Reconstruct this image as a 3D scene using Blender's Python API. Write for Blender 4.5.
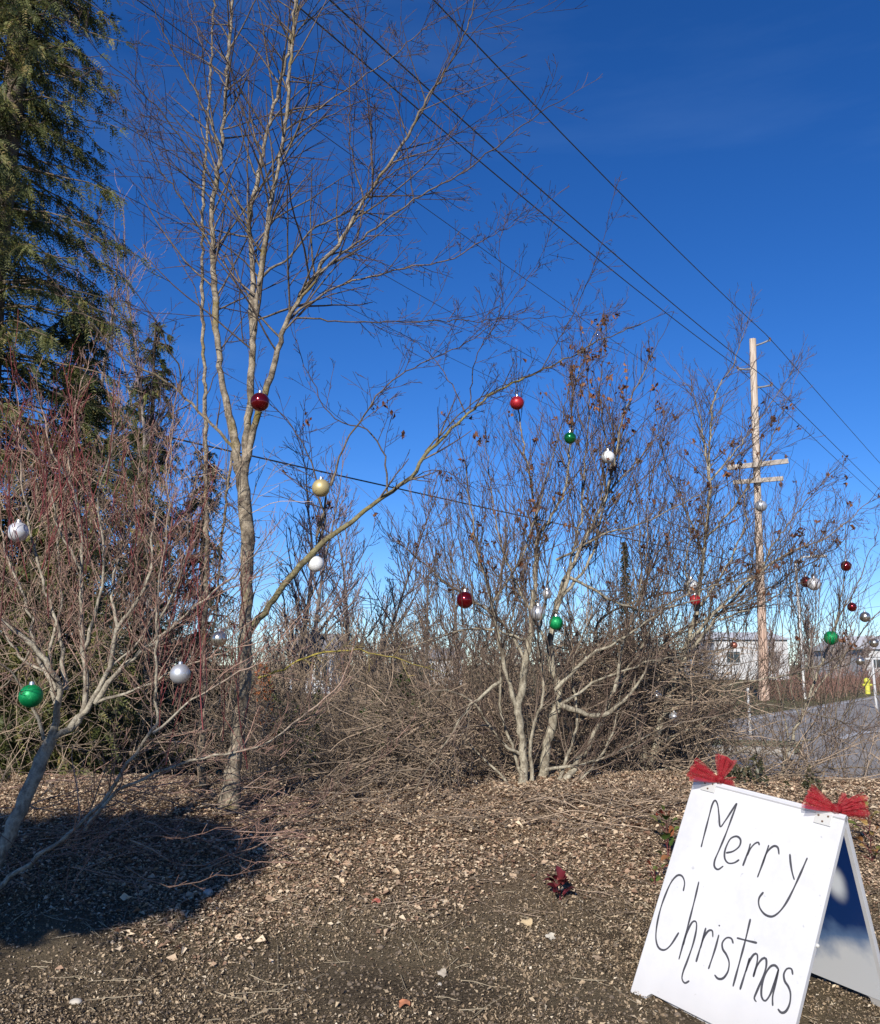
import bpy, bmesh, math, random
import numpy as np
from mathutils import Vector, Matrix
R = math.radians
rng = random.Random(7)
nr = np.random.default_rng(11)
scene = bpy.context.scene
col = scene.collection
for o in list(bpy.data.objects): bpy.data.objects.remove(o)

# ------------------------------------------------------------ camera, sky, sun, exposure
FPX, PITCH, CAMH = 882.0, R(9.84), 1.5
cd = bpy.data.cameras.new('camera'); cam = bpy.data.objects.new('camera', cd); col.objects.link(cam)
cam.location = (0, 0, CAMH); cam.rotation_euler = (R(90) + PITCH, 0, 0)
cd.sensor_fit = 'VERTICAL'; cd.sensor_height = 36; cd.lens = 36 * FPX / 1024
cd.clip_start = 0.1; cd.clip_end = 20000
scene.camera = cam
SUN_AZ, SUN_EL = 197.0, 28.0          # compass bearing of the sun seen from above, +Y = 0
w = bpy.data.worlds.new('World'); scene.world = w; w.use_nodes = True
nt = w.node_tree; bg = nt.nodes['Background']
sky = nt.nodes.new('ShaderNodeTexSky'); sky.sky_type = 'NISHITA'; sky.sun_disc = False
sky.sun_elevation = R(SUN_EL); sky.sun_rotation = R(SUN_AZ)
sky.altitude = 1500; sky.air_density = 1.0; sky.dust_density = 0.0; sky.ozone_density = 6.0
hs = nt.nodes.new('ShaderNodeHueSaturation'); hs.inputs['Saturation'].default_value = 1.2; hs.inputs['Hue'].default_value = .511; nt.links.new(sky.outputs[0], hs.inputs['Color'])
wn = nt.nodes.new('ShaderNodeTexNoise'); wm = nt.nodes.new('ShaderNodeMapping'); wc = nt.nodes.new('ShaderNodeTexCoord')
wm.inputs['Rotation'].default_value = (.2, .5, .3); wm.inputs['Scale'].default_value = (1.2, 1.2, 7.0); nt.links.new(wc.outputs['Generated'], wm.inputs[0]); nt.links.new(wm.outputs[0], wn.inputs['Vector'])
wn.inputs['Scale'].default_value = 1.6; wn.inputs['Detail'].default_value = 7; wn.inputs['Roughness'].default_value = .55
wr = nt.nodes.new('ShaderNodeMapRange'); nt.links.new(wn.outputs[0], wr.inputs[0]); wr.inputs[1].default_value = .5; wr.inputs[2].default_value = .8; wr.inputs[4].default_value = .06   # faint high haze
wx = nt.nodes.new('ShaderNodeMix'); wx.data_type = 'RGBA'; nt.links.new(wr.outputs[0], wx.inputs[0]); nt.links.new(hs.outputs[0], wx.inputs[6]); wx.inputs[7].default_value = (3.5, 5.5, 8.5, 1)
nt.links.new(wx.outputs[2], bg.inputs[0]); bg.inputs[1].default_value = 0.104
sd = bpy.data.lights.new('sun', 'SUN'); sun = bpy.data.objects.new('sun', sd); col.objects.link(sun)
sd.energy = 5.0; sd.angle = R(0.5); sd.color = (1.0, 0.94, 0.85)
sv = Vector((math.sin(R(SUN_AZ)) * math.cos(R(SUN_EL)), math.cos(R(SUN_AZ)) * math.cos(R(SUN_EL)), math.sin(R(SUN_EL))))
sun.rotation_euler = sv.to_track_quat('Z', 'Y').to_euler(); sun.location = (-5, -10, 12)
scene.view_settings.view_transform = 'Standard'; scene.view_settings.look = 'None'
scene.view_settings.exposure = 0.40; scene.view_settings.gamma = 1
scene.render.engine = 'CYCLES'
scene.cycles.transparent_max_bounces = 16

# ------------------------------------------------------------ helpers
cp, sp = math.cos(PITCH), math.sin(PITCH)
def P(px, py, Y):
    """world point seen at a pixel, at distance Y in front of the camera"""
    a, b = (px - 440) / FPX, (512 - py) / FPX
    dy, dz = cp - b * sp, sp + b * cp
    k = Y / dy
    return (a * k, Y, CAMH + dz * k)
def proj(A):
    A = np.asarray(A, float); x, y, z = A[..., 0], A[..., 1], A[..., 2] - CAMH
    d = y * cp + z * sp; u = -y * sp + z * cp
    return np.stack([440 + FPX * x / d, 512 - FPX * u / d, d], -1)
_ph = nr.uniform(0, 6.28, 24); _kx = nr.uniform(-1, 1, 24); _ky = nr.uniform(-1, 1, 24)
def gz(x, y):
    """ground height: flat front, a low planted berm, flat again by the road"""
    x = np.asarray(x, float); y = np.asarray(y, float)
    s = np.clip((y - 4.4) / 2.6, 0, 1); up = s * s * (3 - 2 * s)
    s2 = np.clip((y - 7.6) / 2.6, 0, 1); dn = s2 * s2 * (3 - 2 * s2)
    h = 0.56 * up * (1 - dn)
    amp = np.clip(1 - (y - 7.5) / 3.5, 0, 1) * np.clip(1 - (np.abs(x) - 9) / 5, 0, 1)
    n = 0
    for i in range(8): n = n + np.sin(_kx[i] * 2.2 * x + _ky[i] * 2.2 * y + _ph[i]) * 0.012
    for i in range(8, 24): n = n + np.sin(_kx[i] * 11 * x + _ky[i] * 11 * y + _ph[i]) * 0.0032
    g = h + n * amp - 0.02 * (1 - amp)
    # the bed falls away to the right where the sign stands
    a = (x - 1.455) * math.cos(.888) - (y - 4.291) * math.sin(.888)
    wgt = np.exp(-(np.clip(np.hypot(x - 1.455, y - 4.291) - .62, 0, 9) / .35) ** 2)
    return g * (1 - wgt) + (-.1165 * a - .016 + n * .5) * wgt
def ground_at(px, py):
    lo, hi = 2.0, 300.0
    for _ in range(60):
        m = (lo + hi) / 2; p = P(px, py, m)
        if p[2] > float(gz(p[0], p[1])): lo = m
        else: hi = m
    p = P(px, py, lo); return (p[0], p[1], float(gz(p[0], p[1])))

def tag(o, label=None, cat=None, group=None, kind=None):
    if label: o['label'] = label
    if cat: o['category'] = cat
    if group: o['group'] = group
    if kind: o['kind'] = kind
    return o
def empty(name, loc=(0, 0, 0), rz=0):
    o = bpy.data.objects.new(name, None); col.objects.link(o); o.location = loc; o.rotation_euler = (0, 0, rz)
    o.empty_display_size = .1
    return o
def link_mesh(name, me, mat, parent=None, smooth=True):
    """mesh coordinates are world coordinates; a parented part is shifted into its parent's frame"""
    o = bpy.data.objects.new(name, me); col.objects.link(o)
    if mat: me.materials.append(mat)
    if smooth and len(me.polygons): me.polygons.foreach_set('use_smooth', np.ones(len(me.polygons), bool))
    if parent:
        o.parent = parent
        mw = Matrix.LocRotScale(parent.location, parent.rotation_euler, (1, 1, 1))
        me.transform(mw.inverted())
    return o
def np_mesh(name, V, F, attrs=None):
    """V (n,3); F (m,k) all of one size"""
    me = bpy.data.meshes.new(name); V = np.ascontiguousarray(V, np.float32); F = np.ascontiguousarray(F, np.int32)
    me.vertices.add(len(V)); me.vertices.foreach_set('co', V.ravel())
    me.loops.add(F.size); me.loops.foreach_set('vertex_index', F.ravel())
    me.polygons.add(len(F)); me.polygons.foreach_set('loop_start', np.arange(0, F.size, F.shape[1], dtype=np.int32))
    me.update(calc_edges=True)
    for k, a in (attrs or {}).items():
        at = me.attributes.new(k, 'FLOAT', 'POINT'); at.data.foreach_set('value', np.ascontiguousarray(a, np.float32))
    return me
def bm_obj(name, bm, mat, parent=None, smooth=False):
    bmesh.ops.recalc_face_normals(bm, faces=bm.faces)
    me = bpy.data.meshes.new(name); bm.to_mesh(me); bm.free()
    return link_mesh(name, me, mat, parent, smooth)
def box(bm, c, s, rz=0, bev=0, M=None):
    r = bmesh.ops.create_cube(bm, size=1)
    vs = r['verts']
    bmesh.ops.scale(bm, vec=s, verts=vs)
    if bev:
        es = list({e for v in vs for e in v.link_edges})
        rr = bmesh.ops.bevel(bm, geom=es, offset=bev, segments=2, affect='EDGES', profile=.5)
        vs = list({v for f in rr['faces'] for v in f.verts} | {v for v in vs if v.is_valid})
    T = Matrix.Translation(c) @ Matrix.Rotation(rz, 4, 'Z')
    if M: T = M @ T
    bmesh.ops.transform(bm, matrix=T, verts=[v for v in vs if v.is_valid])
def tubes(name, lines, mat, parent=None, sides=None):
    """lines: list of (pts, radii); one mesh of tapered tubes, with the radius stored per vertex"""
    VV, FF, RR, QQ, base = [], [], [], [], 0
    for pts, rad in lines:
        p = np.asarray(pts, float); r = np.asarray(rad, float); n = len(p)
        if n < 2: continue
        k = sides or (9 if r[0] > .03 else 6 if r[0] > .011 else 4 if r[0] > .004 else 3)
        t = np.empty_like(p); t[1:-1] = p[2:] - p[:-2]; t[0] = p[1] - p[0]; t[-1] = p[-1] - p[-2]
        t /= (np.linalg.norm(t, axis=1, keepdims=True) + 1e-9)
        a = t.mean(0); ref = np.zeros(3); ref[np.argmin(np.abs(a))] = 1
        nn = ref - t * (t @ ref)[:, None]; nn /= np.linalg.norm(nn, axis=1, keepdims=True) + 1e-9
        bb = np.cross(t, nn)
        ang = np.arange(k) * 2 * math.pi / k
        rr = r[:, None] * np.ones(k)
        if r[0] > .02:
            rr = rr * (1 + .09 * np.sin(ang * 2 + np.arange(n)[:, None] * .35) + nr.normal(0, .035, (n, k)))
        ring = p[:, None] + (nn[:, None] * np.cos(ang)[None, :, None] + bb[:, None] * np.sin(ang)[None, :, None]) * rr[..., None]
        VV.append(ring.reshape(-1, 3)); RR.append(np.repeat(r, k)); QQ.append(np.full(n * k, rng.random()))
        i = np.arange(n - 1)[:, None] * k; j = np.arange(k)[None]; j2 = (j + 1) % k
        FF.append((np.stack([i + j, i + j2, i + k + j2, i + k + j], -1).reshape(-1, 4)) + base)
        base += n * k
    me = np_mesh(name, np.concatenate(VV), np.concatenate(FF), {'rad': np.concatenate(RR), 'rnd': np.concatenate(QQ)})
    return link_mesh(name, me, mat, parent)
def smooth_line(pts, rad, step=.06, jit=.006):
    p = np.asarray(pts, float); r = np.asarray(rad, float)
    pe = np.vstack([2 * p[0] - p[1], p, 2 * p[-1] - p[-2]]); out, ro = [], []
    for i in range(len(p) - 1):
        p0, p1, p2, p3 = pe[i:i + 4]; n = max(2, int(np.linalg.norm(p2 - p1) / step))
        for q in range(n):
            t = q / n
            out.append(.5 * ((2 * p1) + (p2 - p0) * t + (2 * p0 - 5 * p1 + 4 * p2 - p3) * t * t + (3 * p1 - p0 - 3 * p2 + p3) * t ** 3))
            ro.append(r[i] * (1 - t) + r[i + 1] * t)
    out.append(p[-1]); ro.append(r[-1]); out = np.array(out)
    j = nr.normal(0, 1, out.shape) * jit; j[0] = 0
    return out + j, np.array(ro)

# ------------------------------------------------------------ materials
def M(name): 
    m = bpy.data.materials.new(name); m.use_nodes = True; return m, m.node_tree, m.node_tree.nodes['Principled BSDF']
def ramp(nt, stops, interp='LINEAR'):
    c = nt.nodes.new('ShaderNodeValToRGB'); c.color_ramp.interpolation = interp
    e = c.color_ramp.elements
    while len(e) < len(stops): e.new(.5)
    for i, (p, k) in enumerate(stops): e[i].position = p; e[i].color = (*k, 1)
    return c
def noise(nt, scale, detail=4, rough=.6, vec=None, coord='Object'):
    n = nt.nodes.new('ShaderNodeTexNoise'); n.inputs['Scale'].default_value = scale; n.inputs['Detail'].default_value = detail
    n.inputs['Roughness'].default_value = rough
    if vec is None:
        tc = nt.nodes.new('ShaderNodeTexCoord'); vec = tc.outputs[coord]
    nt.links.new(vec, n.inputs['Vector']); return n
def mixc(nt, f, a, b, mode='MIX'):
    m = nt.nodes.new('ShaderNodeMix'); m.data_type = 'RGBA'; m.blend_type = mode
    for s, v in ((m.inputs[0], f), (m.inputs[6], a), (m.inputs[7], b)):
        if hasattr(v, 'is_linked'): nt.links.new(v, s)
        else: s.default_value = v if isinstance(v, (int, float)) else (*v, 1)
    return m.outputs[2]
def bump(nt, h, s, d=.01):
    b = nt.nodes.new('ShaderNodeBump'); b.inputs['Strength'].default_value = s; b.inputs['Distance'].default_value = d
    nt.links.new(h, b.inputs['Height']); return b.outputs[0]
def plain(name, c, rough=.6, metal=0, var=.15, vs=8):
    m, nt, p = M(name); n = noise(nt, vs, 5)
    r = ramp(nt, [(.3, tuple(x * (1 - var) for x in c)), (.7, tuple(min(1, x * (1 + var)) for x in c))])
    nt.links.new(n.outputs[0], r.inputs[0]); nt.links.new(r.outputs[0], p.inputs['Base Color'])
    p.inputs['Roughness'].default_value = rough; p.inputs['Metallic'].default_value = metal; return m
def bark(name, thick, lichen, thin, r_lo=.002, r_hi=.014, lich=.5, moss=None, tv=1.9):
    """bark of thick wood, blotched with lichen; the young wood has its own colour"""
    m, nt, p = M(name)
    n1 = noise(nt, 14, 6, .7); n2 = noise(nt, 55, 4, .7); n3 = noise(nt, 3.0, 3, .6)
    r1 = ramp(nt, [(lich - .12, thick), (lich + .1, lichen)]); nt.links.new(n1.outputs[0], r1.inputs[0])
    c = r1.outputs[0]
    if moss:
        rm = ramp(nt, [(.55, (0, 0, 0)), (.68, (1, 1, 1))]); nt.links.new(n3.outputs[0], rm.inputs[0])
        c = mixc(nt, rm.outputs[0], c, moss)
    r2 = ramp(nt, [(.3, (.35, .32, .3)), (.6, (1, 1, 1))]); nt.links.new(n2.outputs[0], r2.inputs[0])
    c = mixc(nt, .8, c, r2.outputs[0], 'MULTIPLY')
    at = nt.nodes.new('ShaderNodeAttribute'); at.attribute_name = 'rad'
    mr = nt.nodes.new('ShaderNodeMapRange'); nt.links.new(at.outputs['Fac'], mr.inputs[0])
    mr.inputs[1].default_value = r_lo; mr.inputs[2].default_value = r_hi
    aq = nt.nodes.new('ShaderNodeAttribute'); aq.attribute_name = 'rnd'
    rt = ramp(nt, [(0, tuple(x * .45 for x in thin)), (.5, thin), (.8, tuple(x * 1.5 for x in thin)), (1, tuple(x * tv for x in thin))]); nt.links.new(aq.outputs['Fac'], rt.inputs[0])
    c = mixc(nt, mr.outputs[0], rt.outputs[0], c)
    nt.links.new(c, p.inputs['Base Color']); p.inputs['Roughness'].default_value = .8
    p.inputs['Specular IOR Level'].default_value = .25
    nt.links.new(bump(nt, n2.outputs[0], .7, .012), p.inputs['Normal']); return m
def leafmat(name, stops, rough=.55, trans=.25):
    m, nt, p = M(name); at = nt.nodes.new('ShaderNodeAttribute'); at.attribute_name = 'rnd'
    r = ramp(nt, stops); nt.links.new(at.outputs['Fac'], r.inputs[0]); nt.links.new(r.outputs[0], p.inputs['Base Color'])
    p.inputs['Roughness'].default_value = rough; p.inputs['Specular IOR Level'].default_value = .3
    if trans:
        t = nt.nodes.new('ShaderNodeBsdfTranslucent'); nt.links.new(r.outputs[0], t.inputs[0])
        mx = nt.nodes.new('ShaderNodeMixShader'); mx.inputs[0].default_value = trans
        nt.links.new(p.outputs[0], mx.inputs[1]); nt.links.new(t.outputs[0], mx.inputs[2])
        nt.links.new(mx.outputs[0], nt.nodes['Material Output'].inputs[0])
    return m

MB_birch = bark('alder_bark', (.10, .08, .06), (.36, .305, .225), (.065, .042, .036), .002, .012, .49, (.20, .155, .05))
MB_mossy = bark('mossy_bark', (.12, .10, .055), (.24, .21, .11), (.07, .05, .035), .002, .010, .47, (.26, .22, .05))
MB_yellow = bark('yellow_lichen_bark', (.30, .25, .07), (.40, .33, .07), (.26, .2, .08), .001, .006, .45)
MB_maple = bark('pale_lichen_bark', (.14, .115, .09), (.40, .36, .28), (.22, .135, .105), .0022, .0065, .46)
MB_shrub = bark('grey_shrub_bark', (.15, .125, .09), (.40, .36, .27), (.10, .068, .052), .0022, .009, .48)
MB_dry = bark('dry_twig_bark', (.19, .145, .105), (.34, .28, .2), (.22, .165, .118), .002, .01, .5, None, 2.4)
MB_far = bark('far_tree_bark', (.15, .12, .10), (.22, .19, .16), (.14, .10, .09), .004, .03, .5)
MB_red = bark('red_young_bark', (.12, .05, .045), (.19, .11, .09), (.13, .032, .034), .002, .012, .5)
MB_cedar = bark('cedar_bark', (.13, .09, .065), (.20, .16, .12), (.10, .075, .05), .003, .02, .5)

# ------------------------------------------------------------ ground, road
def spaced(lo, a, b, hi, st, g=1.22):
    mid = list(np.arange(a, b + 1e-6, st)); s = st; x = a; left = []
    while x > lo: s *= g; x -= s; left.append(x)
    s = st; x = b; right = []
    while x < hi: s *= g; x += s; right.append(x)
    return np.array(left[::-1] + mid + right)
gx = spaced(-4000, -5.5, 5.5, 4000, .055); gy = spaced(-60, 3.4, 10.6, 8000, .05)
X, Y = np.meshgrid(gx, gy); Z = gz(X, Y)
V = np.stack([X, Y, Z], -1).reshape(-1, 3); nx = len(gx)
ii = (np.arange(len(gy) - 1)[:, None] * nx + np.arange(nx - 1)[None]).ravel()
F = np.stack([ii, ii + 1, ii + 1 + nx, ii + nx], -1)
m, nt, p = M('soil_and_grass')
n1 = noise(nt, 60, 8, .75); n2 = noise(nt, 1.3, 4, .6); n3 = noise(nt, 240, 3, .7)
soil = ramp(nt, [(.36, (.028, .02, .014)), (.5, (.105, .08, .052)), (.66, (.25, .195, .13))]); nt.links.new(n1.outputs[0], soil.inputs[0])
rpp = ramp(nt, [(.42, (0, 0, 0)), (.62, (.75, .75, .75))]); nt.links.new(n2.outputs[0], rpp.inputs[0])
soil2 = mixc(nt, rpp.outputs[0], soil.outputs[0], (.19, .15, .095))
tc = nt.nodes.new('ShaderNodeTexCoord'); sx = nt.nodes.new('ShaderNodeSeparateXYZ'); nt.links.new(tc.outputs['Object'], sx.inputs[0])
mr = nt.nodes.new('ShaderNodeMapRange'); nt.links.new(sx.outputs[1], mr.inputs[0]); mr.inputs[1].default_value = 9.5; mr.inputs[2].default_value = 11.5
n4 = noise(nt, 2.5, 8, .75)
gr = ramp(nt, [(.35, (.10, .085, .05)), (.55, (.15, .135, .065)), (.7, (.09, .11, .035))]); nt.links.new(n4.outputs[0], gr.inputs[0])
mrl = nt.nodes.new('ShaderNodeMapRange'); nt.links.new(sx.outputs[1], mrl.inputs[0]); mrl.inputs[1].default_value = 5.0; mrl.inputs[2].default_value = 5.9
nl = noise(nt, 45, 6, .75); rl = ramp(nt, [(.35, (.07, .045, .03)), (.5, (.2, .14, .09)), (.65, (.36, .27, .18))]); nt.links.new(nl.outputs[0], rl.inputs[0])
soil2 = mixc(nt, mrl.outputs[0], soil2, rl.outputs[0])
nt.links.new(mixc(nt, mr.outputs[0], soil2, gr.outputs[0]), p.inputs['Base Color'])
p.inputs['Roughness'].default_value = .95; p.inputs['Specular IOR Level'].default_value = .1
nt.links.new(bump(nt, n1.outputs[0], 1.0, .035), p.inputs['Normal'])
tag(link_mesh('ground', np_mesh('ground', V, F), m), kind='structure')

pv = P(1060, 665, 1000); RD = Vector((pv[0], pv[1], 0)).normalized()      # the way the road and the wires run
RN = Vector((RD.y, -RD.x, 0))                                              # across the road, towards the right
def strip(name, a, b, z, t0, t1, mat, off=(0, 0), kind='structure', seg=40):
    """a long flat strip between lateral offsets a..b from a line through 'off' along the road"""
    o = Vector((off[0], off[1], 0)); V = []; F = []
    for i in range(seg + 1):
        t = t0 + (t1 - t0) * i / seg
        for s in (a, b): q = o + RD * t + RN * s; V.append((q.x, q.y, z))
    for i in range(seg): F.append((2 * i, 2 * i + 1, 2 * i + 3, 2 * i + 2))
    ob = link_mesh(name, np_mesh(name, V, F), mat, None, False); return tag(ob, kind=kind)
m_asph, nt, p = M('asphalt'); a1 = noise(nt, 90, 6, .8); a2 = noise(nt, .5, 4)
r = ramp(nt, [(.3, (.21, .19, .165)), (.7, (.33, .30, .265))]); nt.links.new(a1.outputs[0], r.inputs[0])
r2 = ramp(nt, [(.35, (.75, .75, .75)), (.65, (1.1, 1.1, 1.1))]); nt.links.new(a2.outputs[0], r2.inputs[0])
nt.links.new(mixc(nt, 1.0, r.outputs[0], r2.outputs[0], 'MULTIPLY'), p.inputs['Base Color']); p.inputs['Roughness'].default_value = .85
m_line = plain('road_paint', (.42, .41, .39), .7, 0, .12, 12)
m_kerb = plain('kerb_concrete', (.28, .265, .24), .85, 0, .2, 6)
ref = ground_at(880, 697)      # a point on the far edge line
q = Vector(ref) ; q.z = 0
# main road, running away to the right; its far edge line passes through q
strip('road', -.4, 7.6, .0, -40, 300, m_asph, (q.x, q.y))
strip('edge_line', -.05, .12, .004, -40, 300, m_line, (q.x, q.y))
# side lane nearer the camera, with its kerb and grass island
def flat(name, pts, z, mat, kind='structure'):
    ob = link_mesh(name, np_mesh(name, [(x, y, z) for x, y in pts], [tuple(range(len(pts)))]), mat, None, False); return tag(ob, kind=kind)
A = [ground_at(*k)[:2] for k in ((560, 757), (800, 757), (1300, 700), (1500, 900), (700, 812), (560, 800))]
flat('side_lane', [(a[0], a[1]) for a in A], .008, m_asph)
kl = []
for a, b in zip([(560, 752), (700, 750), (800, 757)], [(700, 750), (800, 757), (800, 757)]): pass
KP = [ground_at(px, py)[:2] for px, py in ((560, 756), (640, 755), (720, 755), (800, 757.5))]
bm = bmesh.new()
for a, b in zip(KP[:-1], KP[1:]):
    a, b = Vector(a), Vector(b); d = b - a; box(bm, ((a.x + b.x) / 2, (a.y + b.y) / 2 + .25, .05), (d.length + .01, .18, .13), math.atan2(d.y, d.x), .02)
tag(bm_obj('kerb', bm, m_kerb), kind='structure')
m_island, nt, p = M('verge_grass'); g1 = noise(nt, 9, 8, .8)
r = ramp(nt, [(.35, (.13, .11, .06)), (.6, (.16, .17, .06))]); nt.links.new(g1.outputs[0], r.inputs[0]); nt.links.new(r.outputs[0], p.inputs['Base Color']); p.inputs['Roughness'].default_value = .95
AI = [ground_at(*k)[:2] for k in ((560, 755.2), (700, 753.5), (802, 756), (800, 744), (700, 741), (560, 742))]
flat('verge', AI, .03, m_island)
# curved pale line on the side lane at the right edge
L = [Vector(P(px, py, ground_at(px, py)[1])) for px, py in ((842, 742), (855, 737), (872, 734), (900, 733), (960, 732))]
V, F = [], []
for i, a in enumerate(L): V += [(a.x, a.y, .013), (a.x, a.y + .38, .013)]
for i in range(len(L) - 1): F.append((2 * i, 2 * i + 2, 2 * i + 3, 2 * i + 1))
tag(link_mesh('lane_marking', np_mesh('lane_marking', V, F), m_line, None, False), kind='structure')

# ------------------------------------------------------------ growing twigs
def rv(s=1): return np.array([rng.gauss(0, s), rng.gauss(0, s), rng.gauss(0, s)])
def unit(v): return v / (np.linalg.norm(v) + 1e-9)
def grow(out, p, d, L, r, lvl, up=.25, wander=.12, kids=5, ang=.8, ratio=.5, tip=.35, rmin=.0011, segl=.09):
    n = max(2, min(9, int(L / segl) + 1)); pts = [np.array(p, float)]; d = unit(d)
    for i in range(n):
        d = unit(d + rv(wander) + np.array([0, 0, up / n]))
        pts.append(pts[-1] + d * (L / n))
    pts = np.array(pts); rad = np.linspace(r, max(rmin, r * tip), n + 1)
    out.append((pts, rad))
    if lvl > 0:
        k = max(1, int(kids * rng.uniform(.6, 1.3)))
        for j in range(k):
            t = (j + rng.uniform(.3, 1)) / (k + .3); f = min(n - .01, t * n); i = int(f); q = pts[i] + (pts[i + 1] - pts[i]) * (f - i)
            td = unit(pts[i + 1] - pts[i]); pr = rv(); pr = unit(pr - td * (pr @ td))
            a = ang * rng.uniform(.6, 1.2); nd = td * math.cos(a) + pr * math.sin(a)
            grow(out, q, nd, L * ratio * (1.15 - .6 * t) * rng.uniform(.6, 1.3), max(rmin, rad[i] * .6), lvl - 1, up, wander, max(2, kids - 1), ang, ratio, tip, rmin, segl)
WS = .76
def limb(pts, Y0, w0, w1, dy=0, out=None):
    """a limb drawn from its course: (px, py) points at distance Y0 drifting by dy; widths in centimetres"""
    n = len(pts); q = [P(px, py, Y0 + dy * (i / (n - 1)) ** 1.2) for i, (px, py) in enumerate(pts)]
    ra = [(w0 + (w1 - w0) * (i / (n - 1)) ** .7) / 200 * WS for i in range(n)]
    l = smooth_line(q, ra)
    if out is not None: out.append(l)
    return l
def sprout(out, l, every=.12, L=.6, lvl=2, t0=.15, up=.3, kids=4, ang=.8, rf=.5, rmax=.006, ratio=.5, wander=.1, rmin=.0011, shrink=.5, bias=None):
    pts, rad = l; seg = np.linalg.norm(np.diff(pts, axis=0), axis=1); s = np.concatenate([[0], np.cumsum(seg)]); T = s[-1]
    x = T * t0
    while x < T:
        x += every * rng.uniform(.5, 1.5)
        if x >= T: break
        i = min(len(pts) - 2, int(np.searchsorted(s, x)) - 1); i = max(i, 0)
        f = (x - s[i]) / (seg[i] + 1e-9); q = pts[i] + (pts[i + 1] - pts[i]) * f
        td = unit(pts[i + 1] - pts[i]); pr = rv(); pr = unit(pr - td * (pr @ td)); a = ang * rng.uniform(.6, 1.3)
        d = td * math.cos(a) + pr * math.sin(a)
        if bias is not None: d = d + np.array(bias)
        grow(out, q, d, L * rng.uniform(.45, 1.25) * (1 - shrink * x / T), min(rmax, rad[i] * rf), lvl, up, wander, kids, ang, ratio, rmin=rmin)
    # the tip carries on as a twig
    grow(out, pts[-1], unit(pts[-1] - pts[-3]), L * .6, rad[-1], max(0, lvl - 1), up, wander, kids, ang, ratio, rmin=rmin)

HOST = {}
def plant(name, base, label, cat, trunks, limbs, twigs, mt, ml=None, mw=None, group=None, extra=None):
    o = empty(name, base); tag(o, label, cat, group)
    if trunks: tubes('trunk', trunks, mt, o)
    for l in limbs: tubes('limb', [l], (ml or mt) if not isinstance(l[0], str) else l[0], o)
    HOST[name + str(len(HOST))] = (o, trunks + limbs, twigs, mw or mt)
    return list(HOST)[-1]

# ---- the tall alder-like tree
TA = 6.5; tw = []; lt = []
trA = [limb([(229, 800), (233, 770), (239, 720), (245, 640), (247, 560), (243, 485), (238, 462)], TA, 15, 12),]
trA[0][0][0][2] -= .05
# root flare
trA[0][1][:5] *= np.linspace(1.5, 1, 5)
l_ = []
def LA(pts, w0, w1, dy=0, Y0=TA, **k):
    l = limb(pts, Y0, w0, w1, dy); l_.append(l); kk = dict(every=.10, L=1.15, lvl=2, kids=4, up=.12, rmin=.0018, rmax=.0085, rf=.6, wander=.06, shrink=.35); kk.update(k); sprout(tw, l, **kk); return l
LA([(240, 468), (232, 430), (222, 380), (216, 320), (213, 245), (212, 210), (221, 150), (226, 90), (231, 20), (236, -60), (240, -160)], 9.0, 2.5, .3, t0=.15)
LA([(243, 480), (247, 430), (250, 400), (253, 340), (257, 300), (262, 262), (271, 205), (281, 150), (288, 90), (294, 20), (298, -80)], 9, 2.5, -.2, t0=.2)
LA([(252, 345), (252, 262), (250, 215), (262, 160), (273, 110), (286, 60), (298, 0), (308, -70), (315, -150)], 6.5, 2.2, .5, t0=.1)
sR = LA([(243, 482), (253, 430), (268, 385), (283, 335), (292, 310), (312, 278), (333, 251), (364, 201), (403, 143), (426, 100), (445, 73), (470, 20), (480, -40)], 8.0, 1.0, -.5, t0=.2)
YB = TA - .2
LA([(293, 310), (325, 270), (356, 243), (414, 201), (472, 166), (530, 120), (565, 98)], 3.2, .6, -.5, YB, L=.5, t0=.15)
LA([(294, 315), (337, 286), (395, 270), (445, 261), (476, 245), (500, 232), (545, 205)], 2.8, .5, .3, YB, L=.45)
LA([(296, 318), (356, 322), (453, 321), (530, 318), (600, 315)], 2.0, .4, .4, YB, L=.45)
LA([(258, 285), (270, 268), (285, 262), (310, 232), (349, 210), (383, 180), (430, 150), (480, 120)], 3.4, .6, -.4, TA - .1, L=.6)
LA([(286, 130), (320, 108), (350, 87), (391, 58), (422, 31), (465, 4), (500, -30)], 2.6, .6, .4, TA, L=.6)
LA([(280, 145), (318, 122), (356, 104), (395, 87), (440, 92), (490, 70)], 2.0, .4, -.4, TA, L=.5)
LA([(364, 203), (352, 150), (350, 90), (362, 30), (375, -30)], 1.8, .5, .2, TA - .3, L=.5)
LA([(356, 245), (365, 200), (372, 150), (368, 90), (355, 30)], 1.6, .4, -.2, TA - .3, L=.5)
LA([(414, 203), (408, 160), (400, 120), (405, 70), (430, 10)], 1.4, .4, 0, TA - .4, L=.4)
LA([(250, 230), (228, 200), (190, 150), (150, 100), (105, 60), (70, 15)], 2.6, .5, -.8, TA, L=.6)
LA([(214, 250), (185, 205), (160, 170), (130, 120), (105, 85)], 2.2, .5, .3, TA, L=.6)
LA([(222, 150), (200, 100), (172, 50), (150, 0), (135, -40)], 2.6, .6, -.4, TA, L=.6)
LA([(228, 90), (205, 50), (190, 10), (178, -40)], 2.0, .5, .3, TA, L=.6)
LA([(298, 30), (330, 0), (360, -40)], 2.0, .5, .3, TA, L=.6)
lL = LA([(242, 470), (228, 440), (204, 418), (180, 391), (163, 379), (127, 361), (106, 341), (88, 318), (70, 300)], 4.5, .8, -.5, TA, L=.45)
LA([(180, 391), (180, 372), (168, 348), (155, 320), (130, 285), (95, 240)], 2.0, .5, -.4, TA - .2, L=.5)
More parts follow.
